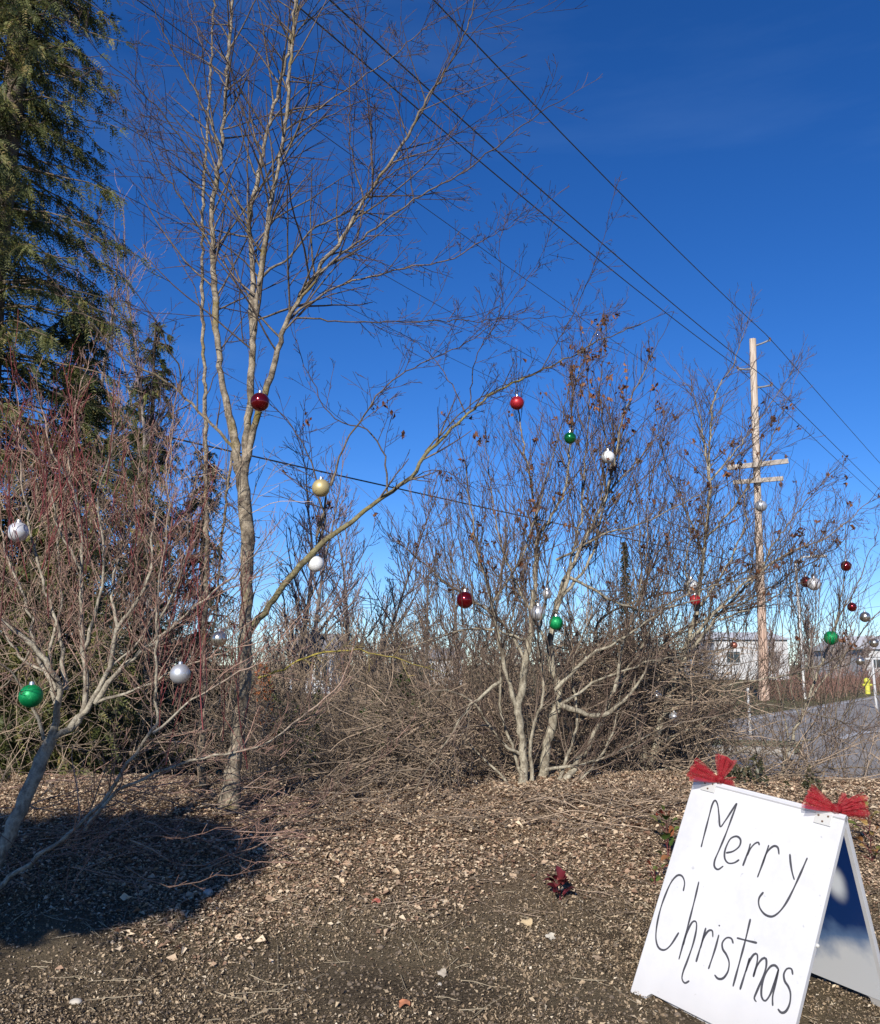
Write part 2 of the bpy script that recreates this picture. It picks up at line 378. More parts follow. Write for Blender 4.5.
LA([(251, 300), (225, 255), (205, 230), (170, 215), (130, 180)], 2.0, .5, .4, TA, L=.5)
n_birch = len(l_)
# the mossy limb that reaches out to the right, with the rods standing on it
def LM(*a, **k): l = LA(*a, **k); return l_.pop()
mossy = []
mossy.append(LM([(249, 632), (264, 612), (289, 579), (316, 548), (347, 525), (384, 497), (411, 477), (425, 456), (452, 429), (473, 409), (500, 388), (537, 373), (570, 357), (605, 338), (645, 322)], 8, .9, .9, TA, L=.5, t0=.3, every=.16))
mossy.append(LM([(425, 452), (470, 405), (520, 378), (560, 366)], 1.8, .4, .2, TA + .5, L=.4))
dk = []
dk.append(LM([(318, 546), (325, 520), (320, 497), (311, 463), (302, 443), (285, 418), (264, 397), (250, 370)], 2.6, .6, -.3, TA + .25, L=.5))
dk.append(LM([(331, 486), (343, 450), (364, 415), (387, 385), (421, 364), (459, 347), (493, 323), (520, 290), (545, 250)], 2.4, .5, .3, TA + .1, L=.5))
dk.append(LM([(387, 492), (384, 456), (367, 429), (335, 419), (312, 381), (299, 351), (290, 320)], 2.2, .5, -.3, TA + .4, L=.4))
dk.append(LM([(466, 414), (452, 385), (432, 357), (405, 337), (370, 325)], 1.6, .4, .2, TA + .5, L=.4))
dk.append(LM([(400, 483), (440, 470), (480, 490), (520, 480)], 1.2, .4, .2, TA + .4, L=.4))
dk.append(LM([(324, 514), (316, 540), (330, 484)], 2.2, 2.2, 0, TA + .2, L=.2))
dk.append(LM([(540, 372), (575, 310), (600, 250), (612, 200)], 1.3, .4, .1, TA + .8, L=.4))
dk.append(LM([(470, 410), (475, 360), (500, 310), (500, 240), (520, 190)], 1.4, .4, -.3, TA + .6, L=.4))
dk.append(LM([(232, 452), (227, 497), (221, 545), (217, 600), (212, 640)], 3.0, 2.4, .2, TA, L=.2))
kA = plant('bare_tree', tuple(trA[0][0][0]), 'tall bare grey-barked tree with forking stems, its long mossy limb reaching right over the shrubs', 'tree',
           trA, l_ + [l for l in dk], tw, MB_birch)
for l in mossy: tubes('mossy_limb', [l], MB_mossy, HOST[kA][0])
HOST[kA] = (HOST[kA][0], HOST[kA][1] + mossy, HOST[kA][2], HOST[kA][3])

def simple_plant(name, label, cat, trunk, courses, mt, mw=None, group=None, sp={}, Y0=6, mat_l=None):
    tw = []; ls = []
    for c in courses:
        pts, w0, w1, dy = c[:4]; k = dict(sp); k.update(c[4] if len(c) > 4 else {})
        y0 = k.pop('Y0', Y0)
        l = limb(pts, y0, w0, w1, dy); ls.append(l); sprout(tw, l, **k)
    tl = [limb(t[0], t[4] if len(t) > 4 else Y0, t[1], t[2], t[3]) for t in trunk]
    return plant(name, tuple(tl[0][0][0]), label, cat, tl, ls, tw, mt, mat_l, mw, group)

# slender stem left of the tree
kB = simple_plant('slender_tree', 'thin straight bare tree with one pale stem, just left of the tall forking tree', 'tree',
    [([(202, 786), (203, 720), (204, 650), (207, 560), (206, 480), (205, 400), (203, 330), (203, 200), (208, 120), (214, 0), (218, -120)], 8, 2.2, .2)],
    [([(205, 330), (195, 290), (175, 250), (150, 190), (130, 130)], 1.6, .4, .5), ([(203, 220), (185, 170), (160, 120), (135, 50)], 1.5, .4, .2),
     ([(204, 400), (220, 360), (235, 300), (240, 240)], 1.5, .4, .4), ([(207, 120), (195, 80), (185, 20), (180, -20)], 1.4, .4, 0),
     ([(206, 470), (190, 440), (165, 400), (150, 350)], 1.5, .4, .3), ([(208, 130), (225, 80), (238, 20), (245, -30)], 1.4, .4, 0)],
    MB_birch, sp=dict(every=.12, L=.6, lvl=2, kids=4), Y0=7.3)

# ---- pale maple shrub with red young wood, far left
S = dict(every=.06, L=.5, lvl=2, kids=4, up=.45, ang=.7, rmax=.0042, rmin=.0013, t0=.12)
kC = simple_plant('red_twig_maple', 'broad bare shrub at the left with pale lichened limbs and red young twigs', 'shrub',
    [([(-30, 915), (-12, 880), (5, 845), (25, 800), (38, 770), (52, 738)], 11.5, 9.5, .1)],
    [([(50, 742), (57, 712), (57, 680), (30, 644), (6, 624), (-30, 590), (-60, 540)], 7, 2, -.3),
     ([(57, 690), (40, 660), (25, 600), (8, 560), (-5, 500)], 4, 1, .3), ([(66, 690), (60, 640), (45, 590), (30, 530), (22, 470), (18, 420)], 4, .9, .3),
     ([(52, 738), (70, 728), (86, 705), (84, 653), (81, 600), (81, 560), (79, 509), (68, 480), (53, 453), (42, 410)], 6.5, 1, .1),
     ([(84, 650), (100, 600), (104, 550), (98, 500), (110, 450), (118, 400)], 3.5, .8, -.2), ([(81, 570), (60, 530), (50, 490), (30, 450), (12, 430)], 2.5, .7, -.2),
     ([(70, 728), (92, 700), (109, 668), (118, 630), (138, 600), (151, 571), (154, 527), (162, 490), (170, 440)], 5.5, .9, 0),
     ([(118, 630), (112, 585), (125, 540), (135, 495), (140, 430)], 3, .7, .3),
     ([(95, 703), (118, 671), (154, 644), (195, 606), (235, 575), (262, 545)], 5, .9, -.1),
     ([(150, 646), (170, 600), (185, 560), (190, 510), (200, 470)], 2.6, .7, -.3),
     ([(95, 703), (135, 690), (175, 672), (215, 655), (262, 640)], 3, .7, -.4),
     ([(-20, 895), (20, 870), (60, 840), (100, 804), (127, 765), (153, 733), (155, 689), (157, 640), (157, 600), (165, 540), (170, 480), (174, 409)], 4.5, .8, -.5),
     ([(153, 733), (183, 709), (225, 680), (262, 660), (300, 615)], 2.4, .7, .2, dict(Y0=4.9)),
     ([(85, 830), (118, 792), (177, 765), (225, 754), (262, 745), (300, 718), (325, 698), (347, 672), (356, 635)], 3, .8, -.2, dict(Y0=5.2, L=.35)),
     ([(30, 650), (10, 680), (-20, 700)], 2, 1, .2), ([(44, 739), (30, 700), (10, 672), (-12, 655)], 3, 1, -.3),
     ([(200, 870), (249, 852), (284, 822), (325, 803), (360, 777), (398, 739)], 1.4, .5, .2, dict(Y0=5.5, L=.3, every=.15)),
     ([(130, 840), (190, 866), (240, 850), (300, 835)], 1.5, .5, .2, dict(Y0=5.3, L=.3, every=.12)),
     ([(58, 715), (50, 650), (62, 600), (58, 540), (70, 470), (78, 400), (90, 360)], 3.5, .8, .5),
     ([(109, 668), (140, 640), (160, 600), (178, 560), (215, 500)], 2.6, .7, .5),
     ([(56, 677), (20, 655), (-10, 600), (-20, 540)], 3, 1, .5)],
    MB_maple, sp=S, Y0=5.3)
# foreground twigs catching the sun over the shaded ground
tw_ = HOST[kC][2]
for c, w0 in (([(-10, 825), (30, 862), (71, 892)], 1.0), ([(71, 893), (86, 860), (118, 822)], 1.0), ([(86, 862), (92, 835), (88, 822)], .8), ([(66, 890), (68, 868)], .8),
              ([(125, 866), (170, 885), (215, 878), (260, 870)], 1.1), ([(120, 818), (145, 835), (185, 838), (230, 826)], 1.0)):
    l = limb(c, 4.85, w0, .45); tw_.append(l); sprout(tw_, l, every=.1, L=.16, lvl=1, up=.2, kids=2, rmax=.003)

# ---- centre shrub
S = dict(every=.055, L=.6, lvl=2, kids=4, up=.5, ang=.6, rmax=.0048, rmin=.0014, t0=.08)
kD = simple_plant('centre_shrub', 'multi-stemmed bare shrub in the middle with upright twigs and a few withered leaves', 'shrub',
    [([(524, 803), (524, 757), (519, 713), (524, 675), (529, 639), (535, 590)], 10.5, 6, 0),
     ([(540, 800), (546, 751), (556, 710), (558, 686), (550, 650), (556, 610), (566, 575)], 12.5, 6, .15, 7.25)],
    [([(530, 802), (514, 752), (500, 705), (503, 650), (515, 600), (505, 550)], 4.5, 1, .2), ([(534, 802), (531, 740), (544, 690), (538, 640), (548, 590), (540, 530)], 5, 1, .1),
     ([(548, 802), (563, 768), (577, 720), (572, 665), (592, 612), (588, 560)], 5, 1, .3), ([(552, 800), (585, 775), (612, 735), (622, 690), (640, 655), (650, 610)], 4, .9, .3),
     ([(520, 800), (496, 770), (470, 745), (452, 705), (458, 660), (440, 620)], 3.5, .8, .3), ([(535, 592), (537, 542), (552, 515), (565, 491), (570, 453), (573, 394), (588, 350), (602, 318)], 5, 1, .3),
     ([(550, 800), (573, 769), (588, 748), (600, 722), (614, 692), (640, 650)], 9, 3, .2),
     ([(560, 705), (580, 712), (602, 716), (625, 700)], 7, 4, .1), ([(519, 713), (505, 670), (495, 620), (488, 585), (478, 555), (470, 500), (462, 450)], 6, 1, -.2),
     ([(556, 610), (575, 560), (605, 497), (617, 453), (623, 415), (641, 379), (655, 350)], 5, .9, -.2),
     ([(535, 600), (537, 521), (525, 453), (520, 420), (515, 380)], 4, .8, .3), ([(560, 600), (590, 560), (600, 520), (610, 470), (600, 400), (606, 340)], 4, .8, .3),
     ([(556, 560), (602, 536), (647, 521), (700, 494), (730, 480)], 3, .8, -.3, dict(L=.3)), ([(525, 660), (500, 620), (455, 590), (420, 560), (395, 540)], 4, .9, .2),
     ([(495, 600), (520, 560), (540, 500), (560, 430), (572, 370)], 3, .8, -.3), ([(545, 640), (520, 590), (500, 540), (490, 480), (485, 430)], 3.5, .8, .2),
     ([(566, 580), (580, 520), (585, 460), (590, 400), (583, 340)], 3.5, .8, 0), ([(600, 500), (630, 470), (650, 445), (672, 420)], 2.4, .6, .1),
     ([(614, 692), (625, 640), (640, 590), (640, 540), (635, 480)], 4, .8, .3), ([(555, 690), (590, 655), (620, 640), (665, 610), (700, 600)], 5, 1.2, -.2, dict(L=.35)),
     ([(524, 757), (500, 740), (470, 700), (440, 690), (415, 700)], 4, 1, -.3, dict(L=.4, up=0)),
     ([(530, 640), (480, 628), (430, 640), (400, 650), (340, 655)], 3, .8, -.3, dict(L=.35, up=.1)),
     ([(560, 705), (600, 680), (660, 660), (720, 650)], 4, 1, .2, dict(L=.35)), ([(545, 770), (600, 760), (660, 730), (720, 715)], 4, 1, .1, dict(L=.4)),
     ([(566, 575), (640, 610), (700, 590), (760, 575)], 3.5, 1, .2, dict(L=.3))],
    MB_shrub, sp=S, Y0=7.1)
# broken pale branch leaning out of the shrub towards the left
lb = limb([(500, 682), (478, 700), (466, 712), (452, 732), (430, 765), (415, 790)], 6.6, 4, 1); HOST[kD][2].append(lb)
sprout(HOST[kD][2], lb, every=.05, L=.5, lvl=1, up=-.3, kids=3, bias=(-.3, -.1, -.5), rmax=.005, rmin=.0018)
# the strip of yellow lichen
ly = limb([(258, 678), (284, 669), (325, 652), (360, 651), (395, 658), (424, 668)], 6.3, 2.2, .9)
yl = [ly]; sprout(yl, ly, every=.12, L=.3, lvl=1, up=.1, kids=3, rmax=.004, rmin=.0018)

# ---- right-hand shrub
S = dict(every=.055, L=.6, lvl=2, kids=4, up=.35, ang=.7, rmax=.005, rmin=.0015, t0=.05)
kE = simple_plant('spreading_shrub', 'wide sprawling bare shrub right of centre, behind the white sign, arching over the road', 'shrub',
    [([(640, 800), (650, 770), (662, 720), (680, 665), (697, 612)], 12, 6, .1), ([(652, 800), (640, 740), (630, 690), (645, 640)], 10, 5, .2)],
    [([(697, 615), (703, 560), (709, 500), (710, 437), (716, 393), (733, 365), (747, 325)], 5.5, .9, 0),
     ([(709, 480), (702, 430), (693, 393), (680, 378)], 3, .8, .2), ([(711, 480), (737, 449), (763, 414), (795, 367)], 3, .8, .1),
     ([(705, 560), (690, 520), (672, 480), (660, 440), (655, 400)], 3, .7, .2), ([(705, 540), (735, 505), (760, 465), (775, 430), (790, 395)], 3, .7, -.2),
     ([(680, 665), (710, 625), (754, 578), (775, 543), (792, 519), (827, 478)], 5, .9, .2), ([(690, 640), (737, 590), (786, 554), (827, 537), (868, 502)], 4.5, .9, -.2),
     ([(645, 650), (640, 600), (655, 560), (670, 530), (662, 480)], 4, .8, .2), ([(640, 690), (600, 650), (600, 620), (640, 600), (690, 588), (740, 575)], 5, 1.6, .2, dict(L=.3)),
     ([(645, 660), (690, 625), (740, 605), (790, 575), (840, 545)], 4.5, 1, .3, dict(L=.35)), ([(660, 720), (700, 690), (760, 680), (820, 665), (870, 640)], 4, .9, -.3, dict(L=.4)),
     ([(655, 745), (700, 725), (760, 705), (820, 715), (870, 730)], 3.5, .8, -.4, dict(L=.4, up=.1)), ([(655, 770), (700, 765), (760, 745), (810, 750)], 3.5, .8, -.4, dict(L=.35, up=.1)),
     ([(645, 780), (610, 760), (590, 730), (570, 700)], 4, 1, -.2), ([(640, 690), (610, 670), (580, 650), (560, 620)], 4, 1, .2),
     ([(697, 612), (730, 560), (745, 520), (740, 470), (748, 430)], 3.4, .8, .3), ([(697, 615), (685, 570), (690, 530), (680, 480)], 3, .8, -.3),
     ([(720, 620), (770, 600), (800, 570), (830, 520)], 3, .8, .4)],
    MB_shrub, sp=S, Y0=8.0)
kF = simple_plant('small_shrub', 'upright bare shrub with dark forked twigs at the right edge, in front of the road', 'shrub',
    [([(776, 795), (790, 745), (808, 700), (826, 650)], 5, 3, .1)],
    [([(826, 652), (838, 615), (845, 569), (846, 510)], 2.8, .7, .1), ([(826, 652), (842, 613), (857, 584), (880, 525)], 2.8, .7, -.1), ([(808, 700), (840, 660), (880, 610), (910, 570)], 2.6, .7, .1),
     ([(790, 745), (830, 730), (862, 690), (895, 650)], 2.4, .7, -.1), ([(815, 680), (808, 640), (800, 600), (812, 550)], 2.4, .7, .1), ([(790, 745), (780, 700), (770, 650), (778, 600)], 2.4, .7, .1),
     ([(800, 720), (790, 680), (800, 640), (790, 590)], 2.2, .7, 0), ([(780, 780), (820, 770), (850, 740), (880, 715)], 2, .6, -.2), ([(780, 780), (740, 760), (720, 740)], 2, .6, 0)],
    MB_shrub, MB_shrub, sp=dict(every=.1, L=.45, lvl=2, kids=3, up=.4, ang=.6, rmax=.0045, rmin=.0017, t0=.1), Y0=8.3)

# ------------------------------------------------------------ ornaments: (px, py, radius px, finish, host, label)
def ball_mat(name, c, rough, metal, glit=0, coat=0):
    m, nt, p = M(name); p.inputs['Base Color'].default_value = (*c, 1); p.inputs['Roughness'].default_value = rough; p.inputs['Metallic'].default_value = metal
    p.inputs['Coat Weight'].default_value = coat; p.inputs['Coat Roughness'].default_value = .05
    n = noise(nt, 5, 4); r = ramp(nt, [(.3, tuple(x * .85 for x in c)), (.7, c)]); nt.links.new(n.outputs[0], r.inputs[0]); nt.links.new(r.outputs[0], p.inputs['Base Color'])
    if glit:
        v = nt.nodes.new('ShaderNodeTexVoronoi'); v.inputs['Scale'].default_value = 420; tc = nt.nodes.new('ShaderNodeTexCoord'); nt.links.new(tc.outputs['Object'], v.inputs['Vector'])
        nt.links.new(bump(nt, v.outputs['Color'], glit, .004), p.inputs['Normal'])
    return m
BM = dict(redg=ball_mat('glossy_red_glass', (.20, .005, .010), .16, .75, 0, .6), redm=ball_mat('satin_red', (.42, .02, .03), .42, .4), greeng=ball_mat('glossy_green', (.005, .16, .04), .2, .6, 0, .5),
          greengl=ball_mat('glitter_green', (.0, .26, .075), .4, .4, .4), gold=ball_mat('pearl_gold', (.52, .42, .2), .42, .35, .15), white=ball_mat('white_glitter', (.75, .75, .74), .5, .1, .6),
          pearl=ball_mat('white_pearl', (.68, .68, .7), .32, .35), silver=ball_mat('satin_silver', (.55, .56, .58), .4, .6), mirror=ball_mat('mirror_silver', (.62, .57, .48), .25, .9),
          copper=ball_mat('copper_ball', (.38, .13, .09), .35, .6))
m_cap = plain('ornament_cap_metal', (.6, .6, .58), .3, .9, .1, 40); m_string = plain('ornament_thread', (.25, .2, .15), .8)
ORN = [
 (260, 402, 9.5, 'redg', kA, 'glossy dark red ball at the fork of the tall tree, highest ornament at the left'),
 (321, 488, 9, 'gold', kA, 'pearly gold ball above the long mossy limb'),
 (316, 564, 8, 'white', kA, 'white glitter ball hanging just under the mossy limb'),
 (18, 532, 10, 'pearl', kC, 'white pearl ball at the far left edge'),
 (31, 696, 11.5, 'greengl', kC, 'large green glitter ball low at the far left'),
 (180, 674, 10, 'silver', kC, 'satin silver ball among the red twigs, the larger of two left of the tree trunk'),
 (219, 639, 8, 'mirror', kC, 'mirror silver ball touching the left side of the tree trunk'),
 (465, 600, 8.5, 'redg', kD, 'glossy red ball low on the left side of the centre shrub'),
 (517, 403, 7, 'redm', kD, 'satin red ball with a silver cap at the top of the centre shrub'),
 (570, 438, 6, 'greeng', kD, 'small dark green glossy ball high in the centre shrub'),
 (608, 457, 6.5, 'white', kD, 'white ball high on the right side of the centre shrub'),
 (538, 613, 7.5, 'silver', kD, 'silver ball on the main stem of the centre shrub, next to the green one'),
 (547, 594, 4.8, 'silver', kD, 'small silver ball above the larger silver ball on the centre shrub'),
 (556, 623, 7, 'greengl', kD, 'bright green ball beside the silver ball on the centre shrub'),
 (691, 586, 7.3, 'white', kE, 'white ball touching a small red ball in the spreading shrub'),
 (695, 600, 5.5, 'redm', kE, 'small red ball directly below a white ball in the spreading shrub'),
 (657, 696, 4.6, 'silver', kE, 'small dull silver ball deep in the brush behind the sign'),
 (674, 717, 5, 'silver', kE, 'small bright silver ball, lowest ornament, just above the sign'),
 (761, 506, 5.8, 'silver', kE, 'silver ball seen against the utility pole'),
 (806, 582, 5.5, 'redg', kE, 'dark red ball half hidden behind a white ball'),
 (814, 584, 6.5, 'pearl', kF, 'white ball overlapping a dark red one near the right edge'),
 (846, 566, 5.2, 'redg', kF, 'dark red ball on an upright twig, uppermost at the right edge'),
 (852, 607, 4.6, 'redg', kF, 'small dark red ball left of the dark silver ball near the right edge'),
 (865, 617, 5.2, 'mirror', kF, 'dark mirror silver ball right of a small red one near the right edge'),
 (831, 638, 7, 'greengl', kF, 'bright green ball at the forking twigs near the right edge'),
 (874, 643, 4.4, 'mirror', kF, 'small silver ball nearest the right edge of the picture'),
 (860, 661, 4.2, 'mirror', kF, 'small brownish silver ball lowest at the right edge'),
 (734, 645, 3.4, 'copper', kE, 'tiny copper red ball beside the pale far building'),
]
def make_ornament(px, py, rp, fin, host, label):
    o_, strong, thin, _ = HOST[host]
    pts = np.concatenate([l[0][1:] for l in strong + thin if l[1][-1] < .012])
    pr = proj(pts); dx = pr[:, 0] - px; dyy = pr[:, 1] - (py - rp - 5); d = np.hypot(dx, dyy) + np.where(dyy > 0, 6, 0) + np.abs(dx) * .5
    # prefer wood nearer the camera, so the ball hangs in front
    c = d + (pr[:, 2] - pr[:, 2].min()) * 6.0
    b = pts[np.argmin(c)]; Yb = b[1]
    cpos = np.array(P(px, py, Yb - .14)); r = rp * proj(cpos)[2] / FPX
    top = cpos + np.array([0, 0, r]); hang = top + np.array([0, 0, r * .75])
    # a twig carries it
    mid = (b + hang) / 2 + np.array([0, 0, .01])
    thin.append((np.array([b, mid, hang + np.array([0, 0, 0]), hang + unit(hang - b) * .03 + np.array([0, 0, .01])]), np.array([.003, .0025, .002, .0014])))
    e = empty('ornament', tuple(cpos)); tag(e, label, 'ornament', 'christmas balls hung in the shrubs and tree')
    bm = bmesh.new(); bmesh.ops.create_uvsphere(bm, u_segments=32, v_segments=20, radius=r); bmesh.ops.translate(bm, vec=cpos, verts=bm.verts)
    bm_obj('ball', bm, BM[fin], e, True)
    bm = bmesh.new(); h = r * .26
    bmesh.ops.create_cone(bm, cap_ends=True, segments=16, radius1=r * .24, radius2=r * .2, depth=h)
    bmesh.ops.translate(bm, vec=top + np.array([0, 0, h * .35]), verts=bm.verts); bm_obj('cap', bm, m_cap, e, False)
    z0 = top + np.array([0, 0, h * .8]); L = hang[2] - z0[2]; W = max(.006, r * .1)
    lp = [z0 + np.array([W * math.sin(t) , 0, L * (1 - math.cos(t)) / 2]) for t in np.linspace(0, 2 * math.pi, 13)]
    tubes('hanger', [(np.array(lp), np.full(13, 0.0011 if rp > 6 else .002))], m_string, e)
for a in ORN: make_ornament(*a)

# leaves helper: many small bent leaves as one mesh
def leaves(name, C, D, size, mat, parent=None, asp=.5, curl=.3, rnd=None, nrm=None):
    """C centres, D long directions (n,3); kite shaped leaves with a fold"""
    C = np.asarray(C, float); D = np.asarray(D, float); n = len(C)
    D /= np.linalg.norm(D, axis=1, keepdims=True) + 1e-9
    U = nr.normal(0, 1, (n, 3)) if nrm is None else np.asarray(nrm, float) + nr.normal(0, .25, (n, 3))
    S = np.cross(D, U); S /= np.linalg.norm(S, axis=1, keepdims=True) + 1e-9; N = np.cross(S, D)
    s = np.asarray(size) * np.ones(n); s = s[:, None]
    a = np.asarray(asp) * np.ones(n); a = a[:, None]; c = curl * s * nr.uniform(.2, 1, (n, 1))
    v = [C - D * s * .5, C - D * s * .1 + S * s * a * .5 + N * c * .5, C + D * s * .5 - N * c * .3, C - D * s * .1 - S * s * a * .5 + N * c * .5,]
    V = np.stack(v, 1).reshape(-1, 3); i = np.arange(n)[:, None] * 4
    F = np.concatenate([i + np.array([[0, 1, 2]]), i + np.array([[0, 2, 3]])])
    rn = nr.uniform(0, 1, n) if rnd is None else rnd
    me = np_mesh(name, V, F, {'rnd': np.repeat(rn, 4)}); return link_mesh(name, me, mat, parent, False)

m_dead = leafmat('withered_leaves', [(0, (.07, .03, .02)), (.5, (.15, .06, .035)), (1, (.26, .12, .05))], .6, .2)
for k, n, yl_, yh in ((kD, 190, 310, 600), (kE, 150, 400, 650), (kA, 14, 400, 520)):
    o, st, th, _ = HOST[k]; pts = np.concatenate([l[0][-2:] for l in th]); pr = proj(pts)
    ok = np.where((pr[:, 1] > yl_) & (pr[:, 1] < yh) & ((k != kA) | (pr[:, 0] > 280)))[0]
    cs, ds = [], []
    for i in nr.choice(ok, min(n, len(ok)), replace=False):
        for _ in range(rng.randint(2, 5)):
            cs.append(pts[i] + rv(.014)); ds.append(rv() + np.array([0, 0, -.8]))
    leaves('withered_leaves', cs, ds, nr.uniform(.03, .06, len(cs)), m_dead, o, .6, .6)
# orange-brown bunch of leaves high on the centre shrub
o = HOST[kD][0]; pts = np.concatenate([l[0][-2:] for l in HOST[kD][2]]); pr = proj(pts)
ok = np.where((pr[:, 0] > 590) & (pr[:, 0] < 630) & (pr[:, 1] > 345) & (pr[:, 1] < 410))[0]
if len(ok):
    cs = [pts[i] + rv(.02) for i in nr.choice(ok, 60)]; leaves('orange_leaves', cs, [rv() + np.array([0, 0, -.5]) for _ in cs], .045, leafmat('orange_leaf', [(0, (.18, .06, .03)), (1, (.34, .15, .05))]), o, .6, .5)

def rods(host, n, region, Yr, top, base_dy=(80, 230), lvl=1, r=(.0028, .0048)):
    out = HOST[host][2]
    for i in range(n):
        px = rng.uniform(*region); tp = top(px) + abs(rng.gauss(0, 55)); Yd = rng.uniform(*Yr); lean = (px - sum(region) / 2) * .25
        p0 = np.array(P(px, min(800, tp + rng.uniform(*base_dy)), Yd)); p1 = np.array(P(px + lean + rng.uniform(-20, 20), tp, Yd + rng.uniform(-.2, .2)))
        grow(out, p0, p1 - p0, np.linalg.norm(p1 - p0), rng.uniform(*r), lvl, .25, .13, 9, .6, .35, rmin=.0015, segl=.12)
rods(kD, 110, (425, 655), (6.7, 7.6), lambda x: 340 + abs(x - 595) * .9)
rods(kE, 120, (620, 850), (7.6, 8.6), lambda x: 430 + abs(x - 725) * .7)
for k, (o, st, th, mt) in HOST.items():
    tubes('twigs', th, mt, o)
tubes('lichened_branch', yl, MB_yellow, HOST[kD][0])

# extra red young rods in the left maple
red = []
for i in range(55):
    px = rng.uniform(-10, 250); top = rng.uniform(340, 470) if px < 120 else rng.uniform(430, 600)
    if px > 200: top = rng.uniform(520, 640)
    y0 = top + rng.uniform(60, 190); Yd = 5.3 + rng.uniform(-.6, .6); p0 = P(px, y0, Yd); p1 = P(px + rng.uniform(-35, 35), top, Yd + rng.uniform(-.2, .2))
    grow(red, p0, np.array(p1) - np.array(p0), np.linalg.norm(np.array(p1) - p0), rng.uniform(.003, .0045), 1, .3, .07, 6, .45, .4, rmin=.0017)
tubes('red_rods', red, MB_red, HOST[kC][0])

# ------------------------------------------------------------ dry brush, thickets
def brush(name, label, cat, n, fn, mat, lvl=1, kids=4, up=.05, ratio=.5, rmin=.0018, kind='stuff', ang=.7):
    out = []
    for i in range(n):
        p, d, L, r = fn(i); grow(out, p, d, L, r, lvl, up, .14, kids, ang, ratio, rmin=rmin)
    o = tubes(name, out, mat); tag(o, label, cat, kind=kind); return o
def f1(i):   # dry twigs fanned out left of the centre shrub
    px = rng.uniform(370, 560); py = rng.uniform(705, 802); Yd = rng.uniform(7.3, 8.2) if px > 490 else rng.uniform(6.7, 7.8); p = P(px, py, Yd)
    return p, np.array([rng.uniform(-1, -.2), rng.uniform(-.4, .2), rng.uniform(-.5, .35)]), rng.uniform(.35, .95), rng.uniform(.003, .0085)
brush('twig_tangle', 'tangled heap of dry brown twigs between the tall tree and the centre shrub', 'brushwood', 270, f1, MB_dry, rmin=.0026)
def f2(i):
    px = rng.uniform(560, 700) if rng.random() < .86 else rng.uniform(700, 830); py = rng.uniform(640, 800) if px < 700 else rng.uniform(765, 800); Yd = rng.uniform(7.5, 8.8); p = P(px, py, Yd)
    return p, np.array([rng.uniform(-.8, 1), rng.uniform(-.4, .3), rng.uniform(-.4, .5)]), rng.uniform(.35, .9), rng.uniform(.003, .0075)
brush('bramble_thicket', 'dense brown tangle of stems behind the sign and along the bed edge', 'thicket', 620, f2, MB_dry, rmin=.0024)
def f3(i):
    px = rng.uniform(205, 420); py = rng.uniform(700, 800); Yd = rng.uniform(6.8, 8.6); p = P(px, py, Yd)
    return p, np.array([rng.uniform(-.9, .9), rng.uniform(-.4, .3), rng.uniform(-.2, .5)]), rng.uniform(.25, .7), rng.uniform(.002, .0045)
brush('low_undergrowth', 'low leafless undergrowth around the foot of the tall tree', 'undergrowth', 430, f3, MB_dry)
def f3b(i):
    px = rng.uniform(-20, 260); py = rng.uniform(480, 800); Yd = rng.uniform(5.9, 7.0); p = P(px, py, Yd)
    return p, np.array([rng.uniform(-.7, .9), rng.uniform(-.4, .3), rng.uniform(0, 1)]), rng.uniform(.25, .7), rng.uniform(.002, .0045)
brush('left_thicket', 'thin grey and reddish stems tangled behind the red-twigged shrub', 'thicket', 380, f3b, MB_dry)
def f9(i):   # sparse stems that screen the road
    px = rng.uniform(665, 905); Yd = rng.uniform(8.4, 10.5); p = P(px, 700, Yd)
    return (p[0], Yd, float(gz(p[0], Yd)) - .02), np.array([rng.uniform(-.7, .7), rng.uniform(-.3, .3), 1]), rng.uniform(.5, 1.5), rng.uniform(.003, .006)
brush('roadside_stems', 'sparse reddish bare stems between the sign and the road', 'stems', 85, f9, MB_dry, 2, 4, .15, .5, .002, ang=.65)
def f10(i):   # twigs spilling forward on to the litter
    px = rng.uniform(230, 690); py = rng.uniform(768, 835) ; g = ground_at(px, py); a = rng.choice([0, math.pi]) + rng.gauss(0, .6)
    return (g[0], g[1], g[2] + .02), np.array([math.cos(a), math.sin(a) * .6, rng.uniform(.0, .45)]), rng.uniform(.25, .7), rng.uniform(.002, .005)
brush('spilling_twigs', 'pale twigs sprawling forward from the shrubs over the leaf litter', 'twigs', 190, f10, MB_dry, 2, 3, -.1, .5, .0018)
def f11(i):
    px = rng.uniform(-10, 250); Yd = rng.uniform(5.3, 6.3); p = P(px, 800, Yd); z = float(gz(p[0], Yd)); a = rng.uniform(-.5, .9)
    return (p[0], Yd, z + rng.uniform(.02, .4)), np.array([math.cos(a), rng.uniform(-.3, .3), rng.uniform(-.2, .5)]), rng.uniform(.25, .7), rng.uniform(.002, .005)
brush('low_left_twigs', 'tangle of low pale and reddish twigs round the foot of the red-twigged shrub', 'twigs', 75, f11, MB_maple, 2, 3, .05, .5, .0018)
def f8(i):
    px = rng.uniform(225, 700)
    while 278 < px < 325 and rng.random() < .7: px = rng.uniform(225, 700)
    hs_ = .5 if 278 < px < 325 else 1; Yd = rng.uniform(9.5, 12.5); p = P(px, 700, Yd); p = (p[0], Yd, float(gz(p[0], Yd)) - .02)
    return p, np.array([rng.uniform(-.5, .5), rng.uniform(-.3, .3), 1]), rng.uniform(.6, 2.3) * hs_, rng.uniform(.004, .009)
brush('bare_hedge', 'brown leafless hedge filling the gap behind the centre shrub and the tall tree', 'hedge', 760, f8, MB_dry, 2, 5, .15, .5, .0028, ang=.6)
